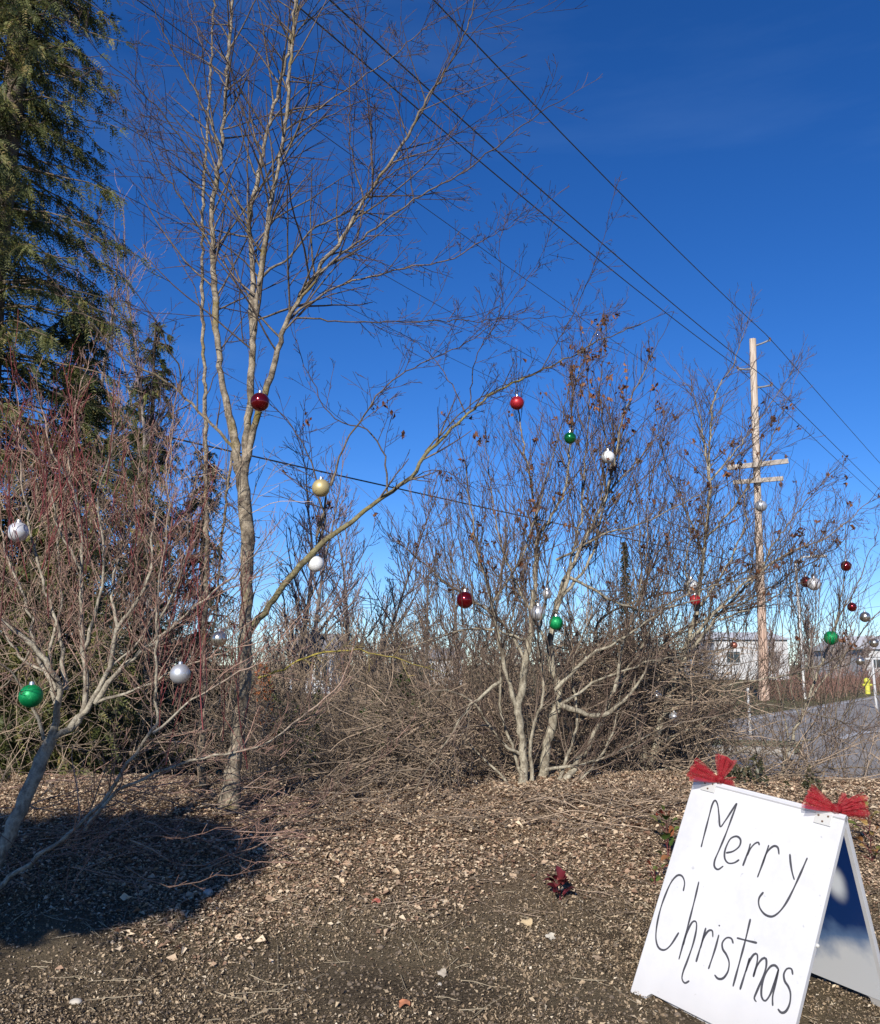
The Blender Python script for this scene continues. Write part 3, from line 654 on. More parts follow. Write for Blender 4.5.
def f4(i):   # fine twigs lying on the litter
    x = rng.uniform(-2.6, 3.4); y = 5.0 + 2.4 * rng.random() ** .7; z = float(gz(x, y)) + .012
    a = rng.uniform(0, 6.28); return (x, y, z), np.array([math.cos(a), math.sin(a), .1]), rng.uniform(.08, .4), rng.uniform(.0015, .004)
def lying(name, n, fn, mat, label):
    out = []
    for i in range(n):
        p, d, L, r = fn(i); t = []; grow(t, p, d, L, r, 1, 0, .1, 2, .6, .5, rmin=.0012)
        for pts, rad in t:
            pts[:, 2] = gz(pts[:, 0], pts[:, 1]) + .008 + np.abs(nr.normal(0, .006, len(pts))); out.append((pts, rad))
    tag(tubes(name, out, mat), label, 'twigs', kind='stuff')
lying('fallen_twigs', 1300, f4, MB_dry, 'fine fallen twigs scattered over the leaf litter')
def f5(i):
    x = rng.uniform(-3, 2.6); y = rng.uniform(4.1, 5.4); a = rng.uniform(0, 6.28); return (x, y, 0), np.array([math.cos(a), math.sin(a), 0]), rng.uniform(.05, .3), rng.uniform(.0012, .0028)
lying('straw_bits', 120, f5, plain('straw', (.34, .28, .19), .8), 'thin pale stalks lying on the dark mulch in front')

# ------------------------------------------------------------ litter
def scatter(n, xr, yr, dens=None):
    x = nr.uniform(*xr, n); y = nr.uniform(*yr, n)
    if dens is not None:
        k = nr.uniform(0, 1, n) < dens(x, y); x, y = x[k], y[k]
    return x, y
def wob(x, y): return .25 * np.sin(1.9 * x + .6) + .14 * np.sin(4.3 * x + 2.1 * y) + .08 * np.sin(9 * x - 5 * y)
def chips(name, x, y, size, asp, mat, label, lift=.006, tilt=.35, curl=.35):
    n = len(x); a = nr.uniform(0, 6.28, n); D = np.stack([np.cos(a), np.sin(a), nr.normal(0, tilt, n)], -1)
    C = np.stack([x, y, gz(x, y) + lift * nr.uniform(.1, 1.6, n)], -1)
    N = np.tile([0, 0, 1.], (n, 1)) + nr.normal(0, tilt, (n, 3))
    o = leaves(name, C, D, size, mat, None, asp, curl, None, N); return tag(o, label, 'ground litter', kind='stuff')
m_mulch = leafmat('bark_mulch', [(0, (.03, .021, .014)), (.35, (.15, .108, .068)), (.7, (.31, .23, .15)), (.93, (.42, .33, .22)), (1, (.6, .52, .40))], .85, 0)
m_litter = leafmat('leaf_litter', [(0, (.15, .08, .05)), (.2, (.36, .235, .155)), (.7, (.58, .44, .295)), (1, (.72, .59, .42))], .7, .15)
def patch(x, y): return np.clip(.62 + .5 * np.sin(2.3 * x + 1.7 * y + 1) * np.sin(1.1 * x - 3.1 * y) + .3 * np.sin(7 * x + 3 * y) * np.sin(5 * y - 4 * x + 2), .12, 1)
x, y = scatter(330000, (-3.6, 3.6), (3.75, 6.4), lambda x, y: np.clip(1.15 - (y - 5.2 - wob(x, y)) / 1.0, .1, 1) * patch(x, y))
chips('mulch_chips', x, y, np.clip(nr.lognormal(-4.65, .5, len(x)), .004, .035), nr.uniform(.12, .8, len(x)), m_mulch, 'dark crumbly bark mulch with pale flecks across the foreground', .009, .8)
x, y = scatter(270000, (-4.6, 4.6), (4.6, 9.0), lambda x, y: np.clip((y - 5.0 - wob(x, y)) / .6, .02, 1))
chips('leaf_litter', x, y, np.clip(nr.lognormal(-4.1, .5, len(x)), .006, .07), nr.uniform(.3, .9, len(x)), m_litter, 'tan dry leaves covering the bank under the shrubs', .016, .24, .5)
# lumpy clods at the edge of the dug mulch
m_clod = plain('soil_clods', (.13, .10, .072), .95, 0, .4, 60)
VV, FF, b = [], [], 0
ico = bmesh.new(); bmesh.ops.create_icosphere(ico, subdivisions=1, radius=1); iv = np.array([v.co[:] for v in ico.verts]); fi = np.array([[v.index for v in f.verts] for f in ico.faces]); ico.free()
x, y = scatter(9000, (-4, 4), (3.8, 6.4))
for i in range(len(x)):
    s = rng.uniform(.003, .010) * (1.8 if rng.random() < .05 else 1); v = iv * (s * np.array([rng.uniform(.7, 1.3), rng.uniform(.7, 1.3), .7])) * nr.uniform(.8, 1.2, (len(iv), 1))
    VV.append(v + np.array([x[i], y[i], float(0)])); FF.append(fi + b); b += len(iv)
VV = np.concatenate(VV); cz = np.repeat(gz(x, y), len(iv)); VV[:, 2] += cz + .003
tag(link_mesh('soil_crumbs', np_mesh('soil_crumbs', VV, np.concatenate(FF)), m_clod, None, False), 'small earth crumbs and grit lying among the mulch', 'soil crumbs', kind='stuff')

def stone(px, py, r, mat, label):
    g = ground_at(px, py); bm = bmesh.new(); bmesh.ops.create_icosphere(bm, subdivisions=3, radius=r)
    a = [rng.uniform(0, 6) for _ in range(6)]
    for v in bm.verts:
        c = v.co.copy(); k = 1 + .12 * math.sin(c.x / r * 2.2 + a[0]) + .1 * math.sin(c.y / r * 2.7 + a[1]) + .07 * math.sin(c.z / r * 4 + a[2]); v.co = c * k; v.co.z *= .62
    bmesh.ops.translate(bm, vec=(g[0], g[1], g[2] + r * .3), verts=bm.verts)
    tag(bm_obj('stone', bm, mat, None, True), label, 'stone', 'stones on the mulch')
m_st = plain('pale_stone', (.42, .38, .32), .85, 0, .25, 30)
stone(76, 1003, .026, m_st, 'pale rounded stone low on the mulch at the bottom left'); stone(207, 895, .032, m_st, 'pale stone at the edge of the shadow')
stone(440, 985, .012, m_st, 'tiny pale pebble in the middle foreground'); stone(140, 1004, .013, m_st, 'small pale pebble right of the larger stone at the bottom left')
def dry_leaf(px, py, s, c, label):
    g = ground_at(px, py); bm = bmesh.new(); n = 9; rows = []
    for i in range(n):
        t = i / (n - 1); wd = s * .42 * math.sin(math.pi * min(1, t * .92 + .06)) ** .8
        rows.append([bm.verts.new((-s / 2 + s * t, wd * k * rng.uniform(.75, 1.2), .10 * s * k * k * math.sin(t * 9) + .10 * s * math.sin(t * 5 + k))) for k in (-1, -.5, 0, .5, 1)])
    for a, b in zip(rows[:-1], rows[1:]):
        for i in range(4): bm.faces.new((a[i], a[i + 1], b[i + 1], b[i]))
    bmesh.ops.transform(bm, matrix=Matrix.Translation((g[0], g[1], g[2] + .016)) @ Matrix.Rotation(.22, 4, 'X') @ Matrix.Rotation(rng.uniform(0, 6), 4, 'Z'), verts=bm.verts)
    tag(bm_obj('fallen_leaf', bm, plain('dry_leaf', c, .7, 0, .2, 30), None, True), label, 'leaf', 'single dry leaves on the mulch')
dry_leaf(527, 926, .075, (.50, .38, .22), 'curled tan leaf lying on the mulch below the dark red plant')
dry_leaf(442, 977, .06, (.42, .36, .28), 'greyish pale leaf lying on the mulch at the bottom centre')
dry_leaf(404, 1007, .06, (.40, .16, .08), 'reddish brown leaf at the bottom centre edge'); dry_leaf(376, 904, .06, (.36, .10, .07), 'small red leaf on the dark mulch left of centre')
dry_leaf(550, 940, .06, (.46, .42, .34), 'whitish leaf beside the tan curled leaf on the mulch'); 

# small plants
m_purple = leafmat('dark_red_leaves', [(0, (.06, .008, .014)), (.6, (.12, .014, .022)), (1, (.26, .06, .06))], .4, .2)
def sized_leaf_plant(name, base, n, rad, size, mat, label, stemmat, updir=.8, h=.12):
    e = empty(name, base); tag(e, label, 'plant'); st = []; VV, FF, RR, b = [], [], [], 0
    for i in range(n):
        a = rng.uniform(0, 6.28); tilt = rng.uniform(.2, 1.2); d = np.array([math.cos(a) * math.sin(tilt), math.sin(a) * math.sin(tilt), math.cos(tilt) * updir])
        p0 = np.array(base) + np.array([0, 0, rng.uniform(0, h)]); tip = p0 + d * rad * rng.uniform(.4, 1)
        st.append((np.array([np.array(base) - [0, 0, .01], p0, tip]), np.array([.003, .0022, .0015])))
        L = size * rng.uniform(.7, 1.2); W = L * .28; s = np.cross(d, [0, 0, 1.]); s = unit(s + rv(.2)); nn = np.cross(s, d); k = 7
        rn = rng.random()
        for j in range(k):
            t = j / (k - 1); w = W * math.sin(math.pi * (t * .94 + .04)) ** .75; c = tip + d * L * t - np.array([0, 0, 1]) * L * .45 * t * t
            for u in (-1, 0, 1): VV.append(c + s * w * u + nn * abs(u) * w * .35); RR.append(rn)
        for j in range(k - 1):
            for u in range(2): q = b + j * 3 + u; FF.append((q, q + 1, q + 4, q + 3))
        b += k * 3
    tubes('stem', st, stemmat, e); link_mesh('leaves', np_mesh('leaves', VV, FF, {'rnd': RR}), mat, e, True); return e
sized_leaf_plant('red_leaved_plant', ground_at(560, 901), 16, .05, .09, m_purple, 'small plant with drooping dark red leaves growing alone on the mulch', MB_red, 1.1, .09)
m_gr = leafmat('mahonia_leaves', [(0, (.05, .09, .02)), (.55, (.12, .16, .04)), (.7, (.25, .12, .05)), (1, (.28, .04, .03))], .35, .2)
sized_leaf_plant('broadleaf_plant', ground_at(668, 862), 18, .10, .085, m_gr, 'low plant with green and red leaves against the left edge of the sign', MB_red, 1, .26)
sized_leaf_plant('broadleaf_plant', ground_at(655, 888), 9, .08, .075, m_gr, 'short red and green sprig left of the sign board', MB_red, 1, .12)
sized_leaf_plant('broadleaf_plant', ground_at(872, 862), 16, .10, .08, leafmat('yellowing_leaves', [(0, (.10, .13, .03)), (.5, (.30, .24, .08)), (1, (.4, .18, .06))]), 'low plant with yellowing leaves right behind the sign hinge', MB_red, 1, .28)
# dark evergreen ground cover behind the sign
m_dg = leafmat('dark_evergreen_leaves', [(0, (.018, .022, .012)), (.6, (.05, .055, .025)), (1, (.10, .075, .04))], .4, .15)
def low_bush(name, X0, X1, py0, py1, n, Yr, mat, label, size=.035):
    C = []; 
    for i in range(n):
        px = rng.uniform(X0, X1); Yd = rng.uniform(*Yr); t = (px - X0) / (X1 - X0); top = py0 + (py1 - py0) * t + 14 * math.sin(px * .09) + 8 * math.sin(px * .23)
        p = P(px, rng.uniform(top, top + 60), Yd); C.append(p)
    e = empty(name, (C[0][0], C[0][1], float(gz(C[0][0], C[0][1])))); tag(e, label, 'bush')
    leaves('foliage', C, nr.normal(0, 1, (n, 3)), nr.uniform(size * .6, size * 1.3, n), mat, e, .6, .3)
    st = []
    for i in range(50):
        c = np.array(C[rng.randrange(n)]); g = np.array([c[0] + rng.uniform(-.1, .1), c[1], float(gz(c[0], c[1])) - .02]); st.append((np.array([g, (g + c) / 2 + rv(.02), c]), np.array([.005, .004, .002])))
    tubes('stems', st, MB_dry, e)
low_bush('groundcover_bush', 715, 810, 768, 778, 2600, (7.0, 7.6), m_dg, 'dark low evergreen bush directly behind the top of the sign')
low_bush('groundcover_bush', 800, 900, 790, 812, 2400, (6.6, 7.3), m_dg, 'dark leafy ground cover at the right edge behind the red bow')
low_bush('salal_bush', 265, 320, 688, 700, 900, (9.5, 10.5), leafmat('mid_green_leaves', [(0, (.04, .07, .015)), (1, (.12, .16, .04))], .4, .25), 'mid green low bush right of the tall tree trunk, in front of the pale house', .06)
low_bush('salal_bush', 360, 440, 688, 694, 1300, (9.5, 10.8), leafmat('dark_green_leaves', [(0, (.025, .05, .012)), (1, (.08, .12, .03))], .4, .25), 'darker green low bush behind the twig heap', .06)
low_bush('rust_bush', 255, 274, 676, 690, 260, (9.0, 9.4), leafmat('rust_leaves', [(0, (.22, .07, .03)), (1, (.42, .16, .06))], .6, .2), 'small bush of rust orange dead leaves beside the tall tree trunk', .05)

# ------------------------------------------------------------ conifers
m_cedar = leafmat('cedar_foliage', [(0, (.025, .034, .012)), (.4, (.075, .09, .028)), (.75, (.15, .155, .045)), (1, (.29, .20, .085))], .55, .3)
m_cedar_dk = leafmat('dark_cedar_foliage', [(0, (.014, .020, .008)), (.6, (.045, .055, .02)), (1, (.13, .10, .045))], .55, .25)
def conifer(px, Yd, H, r0, r1, z0, nb, mat, label, spray=11, lean=0, leafsz=.05):
    b = P(px, 600, Yd); bx = b[0]; g = float(gz(bx, Yd)); e = empty('cedar_tree', (bx, Yd, g)); tag(e, label, 'conifer')
    zz = np.linspace(0, H, 14); tr = np.stack([bx + lean * zz + nr.normal(0, .02, 14), np.full(14, Yd), g - .1 + zz], -1)
    tubes('trunk', [(tr, np.linspace(.02 * H * .8, .01, 14))], MB_cedar, e)
    br = []; C, D, Nn, sz = [], [], [], []
    for i in range(nb):
        t = rng.random() ** 1.0; z = z0 + (H - z0) * t; Rm = (r0 + (r1 - r0) * t) * rng.uniform(.45, 1.12); a = rng.uniform(0, 6.28)
        n = 7; s = np.linspace(0, 1, n); hx, hy = math.cos(a), math.sin(a)
        cx = bx + lean * z
        pts = np.stack([cx + hx * Rm * s, Yd + hy * Rm * s, g + z + Rm * (.10 * s - .45 * s ** 2 + .12 * s ** 4)], -1); pts[1:] += nr.normal(0, .02, (n - 1, 3))
        br.append((pts, np.linspace(.014, .003, n)))
        for j in range(max(2, int(spray * (.15 + Rm * 1.25)))):
            f = rng.uniform(.08, 1.0) * (n - 1.01); k = int(f); q = pts[k] + (pts[k + 1] - pts[k]) * (f - k)
            sd = np.array([hx, hy, 0]) * rng.uniform(.0, .6) + np.array([-hy, hx, 0]) * rng.uniform(-.8, .8) + np.array([0, 0, rng.uniform(-.9, -.1)]); sd = unit(sd)
            L = rng.uniform(.12, .32) * min(1, .35 + Rm); m_ = 9; nrmv = rv()
            side = unit(np.cross(sd, nrmv))
            for u in range(m_):
                w = (u + .5) / m_; c = q + sd * L * w + np.array([0, 0, -.25 * L * w * w])
                for sg in (-1, 1):
                    dd = unit(sd * .8 + side * sg * .75); ll = leafsz * (1.15 - .6 * w) * rng.uniform(.7, 1.3); C.append(c + dd * ll * .5); D.append(dd); Nn.append(np.cross(sd, side)); sz.append(ll)
    tubes('branches', br, MB_cedar, e)
    n = len(C); grp = np.repeat(nr.uniform(0, 1, n // 18 + 1), 18)[:n] * .75 + nr.uniform(0, .25, n)
    leaves('foliage', C, D, sz, mat, e, .32, .1, grp, Nn)
    return e
conifer(-36, 9.0, 14.2, 2.15, .45, .3, 800, m_cedar, 'tall cedar with drooping green and bronze sprays at the left edge', 15)
conifer(140, 13.5, 7.0, 1.5, .25, .3, 190, m_cedar, 'smaller narrow cedar rising behind the slender tree', 12, 0, .065)
conifer(62, 9.9, 5.9, 1.7, .3, .2, 330, m_cedar, 'short dark cedar behind the red-twigged shrub', 13)
conifer(200, 11.5, 4.4, 1.1, .2, .1, 150, m_cedar_dk, 'low dark cedar behind the tall tree trunk', 13)
conifer(-75, 7.6, 3.2, 1.1, .3, .1, 100, m_cedar, 'young green cedar at the lower left edge behind the maple', 13)
conifer(50, 8.3, 2.7, 1.3, .3, .0, 220, m_cedar, 'low spreading cedar under the limbs of the red-twigged shrub', 13)

# clipped evergreen standing outside the picture, whose shadow falls on the bed
def shade_tree():
    c = Vector((-2.72, 5.74, .27)); t = 6.2
    p = c + Vector((sv.x, sv.y, 0)).normalized() * t; hz = .25 + t * math.tan(R(SUN_EL)); rx, ry, rz = 1.62, .56, .52
    e = empty('clipped_evergreen', (p.x, p.y, 0)); tag(e, 'clipped flat-crowned evergreen left of the camera', 'tree')
    tubes('trunk', [(np.array([(p.x, p.y, -.1), (p.x + .03, p.y, 1.2), (p.x, p.y, hz)]), np.array([.06, .05, .04]))], MB_cedar, e)
    C = []
    while len(C) < 26000:
        q = nr.uniform(-1, 1, 3); d = (abs(q[0]) ** 3.5 + (q[1] ** 2 + q[2] ** 2) ** 1.3) ** .5 * (1 + .07 * math.sin(q[0] * 7 + 2.4) + .05 * math.sin(q[0] * 23 + q[2] * 5) + .05 * math.sin(q[0] * 41)) - (.25 if rng.random() < .06 else 0)
        if d < 1: C.append((p.x + q[0] * rx, p.y + q[1] * ry, hz + q[2] * rz))
    leaves('crown', C, nr.normal(0, 1, (len(C), 3)), .09, m_dg, e, .6, .2)
shade_tree()

# ------------------------------------------------------------ bare trees in the distance
def far_tree(name, px, Yd, H, w, label, mat=MB_far, spread=.45, kids=6, lvl=3, group='bare trees in the distance', rm=.006, stems=1, ratio=.5):
    b = P(px, 680, Yd); base = (b[0], Yd, -.03); e = empty(name, base); tag(e, label, 'tree', group); out = []; tr = []
    for s in range(stems):
        d = np.array([rng.uniform(-.12, .12), rng.uniform(-.1, .1), 1]) if stems == 1 else np.array([rng.uniform(-.4, .4), rng.uniform(-.3, .3), 1])
        hh = H * rng.uniform(.85, 1); pts = [np.array(base)]; n = 9; dd = unit(d)
        for i in range(n): dd = unit(dd + rv(.05) + np.array([0, 0, .08])); pts.append(pts[-1] + dd * hh / n)
        pts = np.array(pts); rad = np.linspace(w / 2, max(rm, w * .08), n + 1); tr.append((pts, rad))
        sprout(out, (pts, rad), every=H * .03, L=H * spread, lvl=lvl - 1, t0=.12, up=.5, kids=kids, ang=.7, rmax=w * .25, rmin=rm, shrink=.6, ratio=ratio)
    tubes('trunk', tr, mat, e); tubes('crown', out, mat, e); return e
MB_lilac = bark('pale_far_bark', (.22, .18, .16), (.32, .28, .25), (.19, .13, .13), .003, .02, .5)
far_tree('bare_tree', 100, 14, 9.0, .14, 'fine-twigged pale bare tree seen between the cedar and the slender tree', MB_lilac, .28, 6, 3, None, .0035)
far_tree('bare_tree', 150, 13, 8.0, .12, 'thin bare tree with upright reddish twigs above the small cedar', MB_lilac, .28, 6, 3, None, .0032)
far_tree('bare_tree', 178, 16, 8.5, .12, 'pale twiggy tree directly behind the slender stem', MB_lilac, .28, 6, 3, None, .004)
far_tree('bare_tree', 290, 15, 5.2, .12, 'low bare tree behind the trunk, left of the gold ball', MB_lilac, .35, 6, 3, None, .004, 2)
far_tree('bare_tree', 345, 20, 5.5, .12, 'low bare tree far behind the mossy limb', MB_far, .4, 6, 3, None, .005, 2)
for i, (px, Yd, H, wd) in enumerate([(425, 34, 5.6, .18), (480, 38, 8.0, .2), (400, 46, 5.0, .2), (530, 42, 7, .2), (375, 40, 4.6, .18), (575, 45, 6.5, .2), (610, 36, 5.2, .16), (455, 52, 9, .2), (505, 30, 5, .15), (345, 50, 6, .2), (310, 46, 5.5, .2)]):
    far_tree('bare_tree', px, Yd, H, wd, ['grey bare tree, upright, behind the twig heap', 'tall grey bare tree seen through the left stems of the centre shrub', 'grey bare tree rising over the white low house', 'grey bare tree exactly behind the main stems of the centre shrub', 'grey bare tree left of the white low house', 'grey bare tree behind the right half of the centre shrub', 'low grey bare tree left of the narrow dark fir', 'tallest and farthest grey bare tree, over the right end of the white low house', 'small near bare tree just left of the centre shrub stems', 'grey bare tree behind the right end of the blue-grey house', 'grey bare tree standing over the middle of the blue-grey house'][i], MB_far, .34, 5, 3, 'bare trees in the row beyond the bed', .008)
# a tall dark narrow conifer far off
def spire(px, Yd, H, label):
    b = P(px, 680, Yd); e = empty('distant_fir', (b[0], Yd, 0)); tag(e, label, 'conifer', 'distant firs')
    tubes('trunk', [(np.array([(b[0], Yd, 0), (b[0], Yd, H)]), np.array([.12, .02]))], MB_cedar, e)
    C, D = [], []
    for i in range(1500):
        t = rng.random(); r = .55 * (1 - t * .75) * rng.uniform(.2, 1); a = rng.uniform(0, 6.28); C.append((b[0] + r * math.cos(a), Yd + r * math.sin(a), .4 + t * (H - .4))); D.append((math.cos(a), math.sin(a), -.6))
    leaves('crown', C, D, .22, m_cedar_dk, e, .3, .2)
spire(629, 40, 7.0, 'narrow dark fir far behind, right of the centre shrub')
for i, (px, Yd, H, wd, lab) in enumerate([(838, 75, 5.5, .25, 'bushy bare tree beyond the road at the right edge, behind the green ball'), (815, 80, 6.3, .25, 'bare tree beyond the road, left of the one behind the green ball'), (780, 85, 5.5, .2, 'bare tree beyond the road, right of the utility pole'),
    (700, 80, 5.5, .2, 'bare tree beyond the road, left of the pale building'), (862, 90, 4.5, .2, 'low bare tree beyond the road at the right edge'), (665, 70, 4.5, .2, 'low bare tree beyond the road behind the brown thicket')]):
    far_tree('bare_tree', px, Yd, H, wd, lab, MB_lilac, .36, 6, 3, 'bare trees beyond the road', .013, 2)
# brown brambles along the far verge
def f6(i):
    t = rng.uniform(-8, 75); s = rng.uniform(-4.5, -1.2); p = q + RD * t + RN * s; h = rng.uniform(.5, 1.5)
    return (p.x, p.y, -.02), np.array([rng.uniform(-.6, .6), rng.uniform(-.5, .5), 1]), h, rng.uniform(.01, .02)
brush('verge_brambles', 'reddish brown brambles in a band along the far side of the road', 'brambles', 900, f6, bark('bramble_stems', (.16, .10, .075), (.24, .17, .12), (.19, .10, .08), .004, .02), 1, 5, .1, .55, .008)
# far woods as one mass
def f7(i):
    px = rng.uniform(-300, 1100); Yd = rng.uniform(140, 190); b = P(px, 680, Yd)
    return (b[0], Yd, -.1), np.array([rng.uniform(-.15, .15), 0, 1]), rng.uniform(4.0, 7.0), rng.uniform(.08, .13)
brush('distant_woods', 'grey line of leafless woods low on the horizon', 'woods', 520, f7, MB_far, 2, 6, .2, .45, .035)

# ------------------------------------------------------------ buildings
m_wallg, nt, p = M('pale_siding'); tc = nt.nodes.new('ShaderNodeTexCoord'); wv = nt.nodes.new('ShaderNodeTexWave'); wv.bands_direction = 'Z'; wv.inputs['Scale'].default_value = 1.6; wv.inputs['Distortion'].default_value = 0
nt.links.new(tc.outputs['Object'], wv.inputs['Vector']); r = ramp(nt, [(0, (.42, .44, .47)), (.3, (.52, .54, .57)), (1, (.55, .57, .60))]); nt.links.new(wv.outputs[0], r.inputs[0]); nt.links.new(r.outputs[0], p.inputs['Base Color'])
m_white = plain('white_paint', (.44, .44, .44), .6, 0, .06, 3); m_roof = plain('grey_roof', (.22, .21, .21), .85, 0, .25, 5); m_glass = plain('window_glass', (.03, .04, .05), .08)
m_roofp = plain('pale_metal_roof', (.55, .54, .52), .5, 0, .08, 2)
def building(name, px0, px1, Yd, H, depth, label, wall, roof, rh=1.6, wins=3, door=True, gable=False):
    a = P(px0, 680, Yd); b = P(px1, 680, Yd); W = b[0] - a[0]; cx = (a[0] + b[0]) / 2; e = empty(name, (cx, Yd, -.02)); tag(e, label, 'building')
    bm = bmesh.new(); box(bm, (cx, Yd + depth / 2, H / 2 - .05), (W, depth, H)); bm_obj('wall', bm, wall, e)
    bm = bmesh.new(); o = .35
    prof = [(-depth / 2 - o, 0), (depth / 2 + o, 0), (0, rh)]
    if gable: vs = [[bm.verts.new((cx + (W / 2 + o) * k[0] / (depth / 2 + o), Yd + s, H + k[1] - .04)) for k in prof] for s in (-o, depth + o)]
    else: vs = [[bm.verts.new((s, Yd + depth / 2 + k[0], H + k[1] - .04)) for k in prof] for s in (cx - W / 2 - o, cx + W / 2 + o)]
    bm.faces.new(vs[0]); bm.faces.new(vs[1][::-1])
    for i in range(3): j = (i + 1) % 3; bm.faces.new((vs[0][i], vs[0][j], vs[1][j], vs[1][i]))
    bm_obj('roof', bm, roof, e)
    n = wins + (1 if door else 0)
    for i in range(n):
        x = cx - W / 2 + W * (i + .5) / n
        if door and i == n // 2:
            bm = bmesh.new(); box(bm, (x, Yd - .03, 1.0), (.95, .08, 2.05)); bm_obj('door', bm, m_white, e)
        else:
            bm = bmesh.new(); wv_ = min(1.4, W / n * .5)
            for (dx, dz, sx_, sz_) in ((0, .62, wv_ + .2, .1), (0, -.62, wv_ + .2, .1), (-wv_ / 2 - .05, 0, .1, 1.14), (wv_ / 2 + .05, 0, .1, 1.14), (0, 0, .06, 1.14)): box(bm, (x + dx, Yd - .03, H * .55 + dz), (sx_, .1 if dx or dz else .08, sz_))
            f = bm_obj('window', bm, m_white, e); bm = bmesh.new(); box(bm, (x, Yd - .015, H * .55), (wv_, .04, 1.14))
            pa = bm_obj('pane', bm, m_glass, None); me = pa.data; me.transform(Matrix.Translation((-cx, -Yd, .02))); pa.parent = f
    return e
building('grey_house', 288, 332, 48, 2.3, 6, 'pale blue-grey house wall seen through branches right of the tall tree', m_wallg, m_roof, 1.0, 2, False)
building('white_house', 425, 462, 70, 2.0, 6, 'low white house behind the twig heap, mostly hidden by branches', m_white, m_roof, .9, 2, True)
building('white_house', 716, 790, 95, 4.2, 12, 'pale building with a light roof beyond the road, beside the utility pole', m_white, m_roofp, 1.0, 2, False)
building('pale_shed', 868, 960, 95, 3.2, 14, 'pale building cut off by the right edge beyond the road', m_white, m_roofp, 1.6, 4, True)

# ------------------------------------------------------------ utility pole, wires
YP = 39.0
m_pole, nt, p = M('weathered_pole_wood'); tc = nt.nodes.new('ShaderNodeTexCoord'); mp = nt.nodes.new('ShaderNodeMapping'); mp.inputs['Scale'].default_value = (6, 6, .5); nt.links.new(tc.outputs['Object'], mp.inputs[0])
n1 = noise(nt, 2.2, 8, .7, mp.outputs[0]); r = ramp(nt, [(.3, (.26, .18, .13)), (.5, (.46, .38, .31)), (.72, (.6, .54, .47))]); nt.links.new(n1.outputs[0], r.inputs[0])
sx = nt.nodes.new('ShaderNodeSeparateXYZ'); nt.links.new(tc.outputs['Object'], sx.inputs[0]); mr = nt.nodes.new('ShaderNodeMapRange'); nt.links.new(sx.outputs[2], mr.inputs[0]); mr.inputs[1].default_value = 9; mr.inputs[2].default_value = 3
n5 = noise(nt, 1.2, 5); mm = nt.nodes.new('ShaderNodeMath'); mm.operation = 'MULTIPLY'; nt.links.new(mr.outputs[0], mm.inputs[0]); nt.links.new(n5.outputs[0], mm.inputs[1])
nt.links.new(mixc(nt, mm.outputs[0], r.outputs[0], (.42, .24, .16)), p.inputs['Base Color']); p.inputs['Roughness'].default_value = .85
m_arm = plain('crossarm_wood', (.33, .29, .25), .85, 0, .3, 6); m_metal = plain('galvanised_bracket', (.30, .30, .30), .45, .6, .15); m_ins = plain('brown_porcelain', (.10, .05, .04), .25); m_wire = plain('wire_black', (.035, .035, .04), .5)
top = np.array(P(752.5, 339, YP)); bx_ = P(763, 680, YP)[0]; base = np.array([bx_, YP, -.2])
e = empty('utility_pole', tuple(base)); tag(e, 'tall weathered wooden utility pole with two crossarms beyond the road', 'utility pole')
tt = np.linspace(0, 1, 16)[:, None]; tubes('pole', [(base + (top - base) * tt, np.linspace(.21, .135, 16))], m_pole, e, 14)
pole_o = e
def at_pole(py): p0 = proj(base); p1 = proj(top); k = (py - p0[1]) / (p1[1] - p0[1]); return base + (top - base) * k
def arm(pa, pb, th, name='crossarm'):
    A, B = np.array(P(*pa, YP - .3)), np.array(P(*pb, YP - .3)); d = Vector(B - A); bm = bmesh.new(); box(bm, (0, 0, 0), (d.length, .12, th), 0, .012)
    bmesh.ops.transform(bm, matrix=Matrix.Translation((A + B) / 2) @ d.to_track_quat('X', 'Z').to_matrix().to_4x4(), verts=bm.verts); bm_obj(name, bm, m_arm, e); return A, B
a1 = arm((727, 468), (788, 461), .22); a2 = arm((733, 482.5), (783, 478.5), .2)
def insul(p, up=1, s=1.0):
    bm = bmesh.new()
    for z, r1, h in ((.02, .03, .12), (.10, .085, .05), (.15, .065, .05), (.20, .045, .05)):
        bmesh.ops.create_cone(bm, cap_ends=True, segments=12, radius1=r1 * s, radius2=r1 * s * .75, depth=h * s, matrix=Matrix.Translation((p[0], p[1], p[2] + up * z * s)))
    bm_obj('insulator', bm, m_ins, e, False)
for k in (.04, .3, .72, .97): q_ = a1[0] + (a1[1] - a1[0]) * k; insul(q_ + [0, 0, .11], 1, .9)
for k in (.08, .3, .95): q_ = a2[0] + (a2[1] - a2[0]) * k; insul(q_ - [0, 0, .11], -1, 1.2)
tipA = np.array(P(770, 340, YP)); tipB = np.array(P(738, 369, YP)); tipC = np.array(P(772, 385, YP))
for tip_, py in ((tipA, 347), (tipB, 371), (tipC, 391)):
    s0 = at_pole(py); tubes('bracket', [(np.array([s0, (s0 + tip_) / 2 + [0, 0, -.02], tip_]), np.array([.05, .045, .05]))], m_metal, e, 8)
    insul(tip_ - [0, 0, .05], 1, .8)
def wire(p0, label, sag=1.2, r=.017, t0=-62, t1=110):
    D = np.array([RD.x, RD.y, 0]); L = []
    for t in np.linspace(t0, t1, 60): L.append(np.array(p0) + D * t + np.array([0, 0, -sag * (t / 60) * (1 - abs(t) / 60) * (-1 if t < 0 else .1) if abs(t) < 60 else 0]))
    o = tubes('overhead_wire', [(np.array(L), np.full(len(L), r))], m_wire, None, 6); tag(o, label, 'wire', 'overhead wires')
wire(tipA + [0, 0, .1], 'uppermost overhead wire, meeting the bracket at the very top of the pole', 4.0)
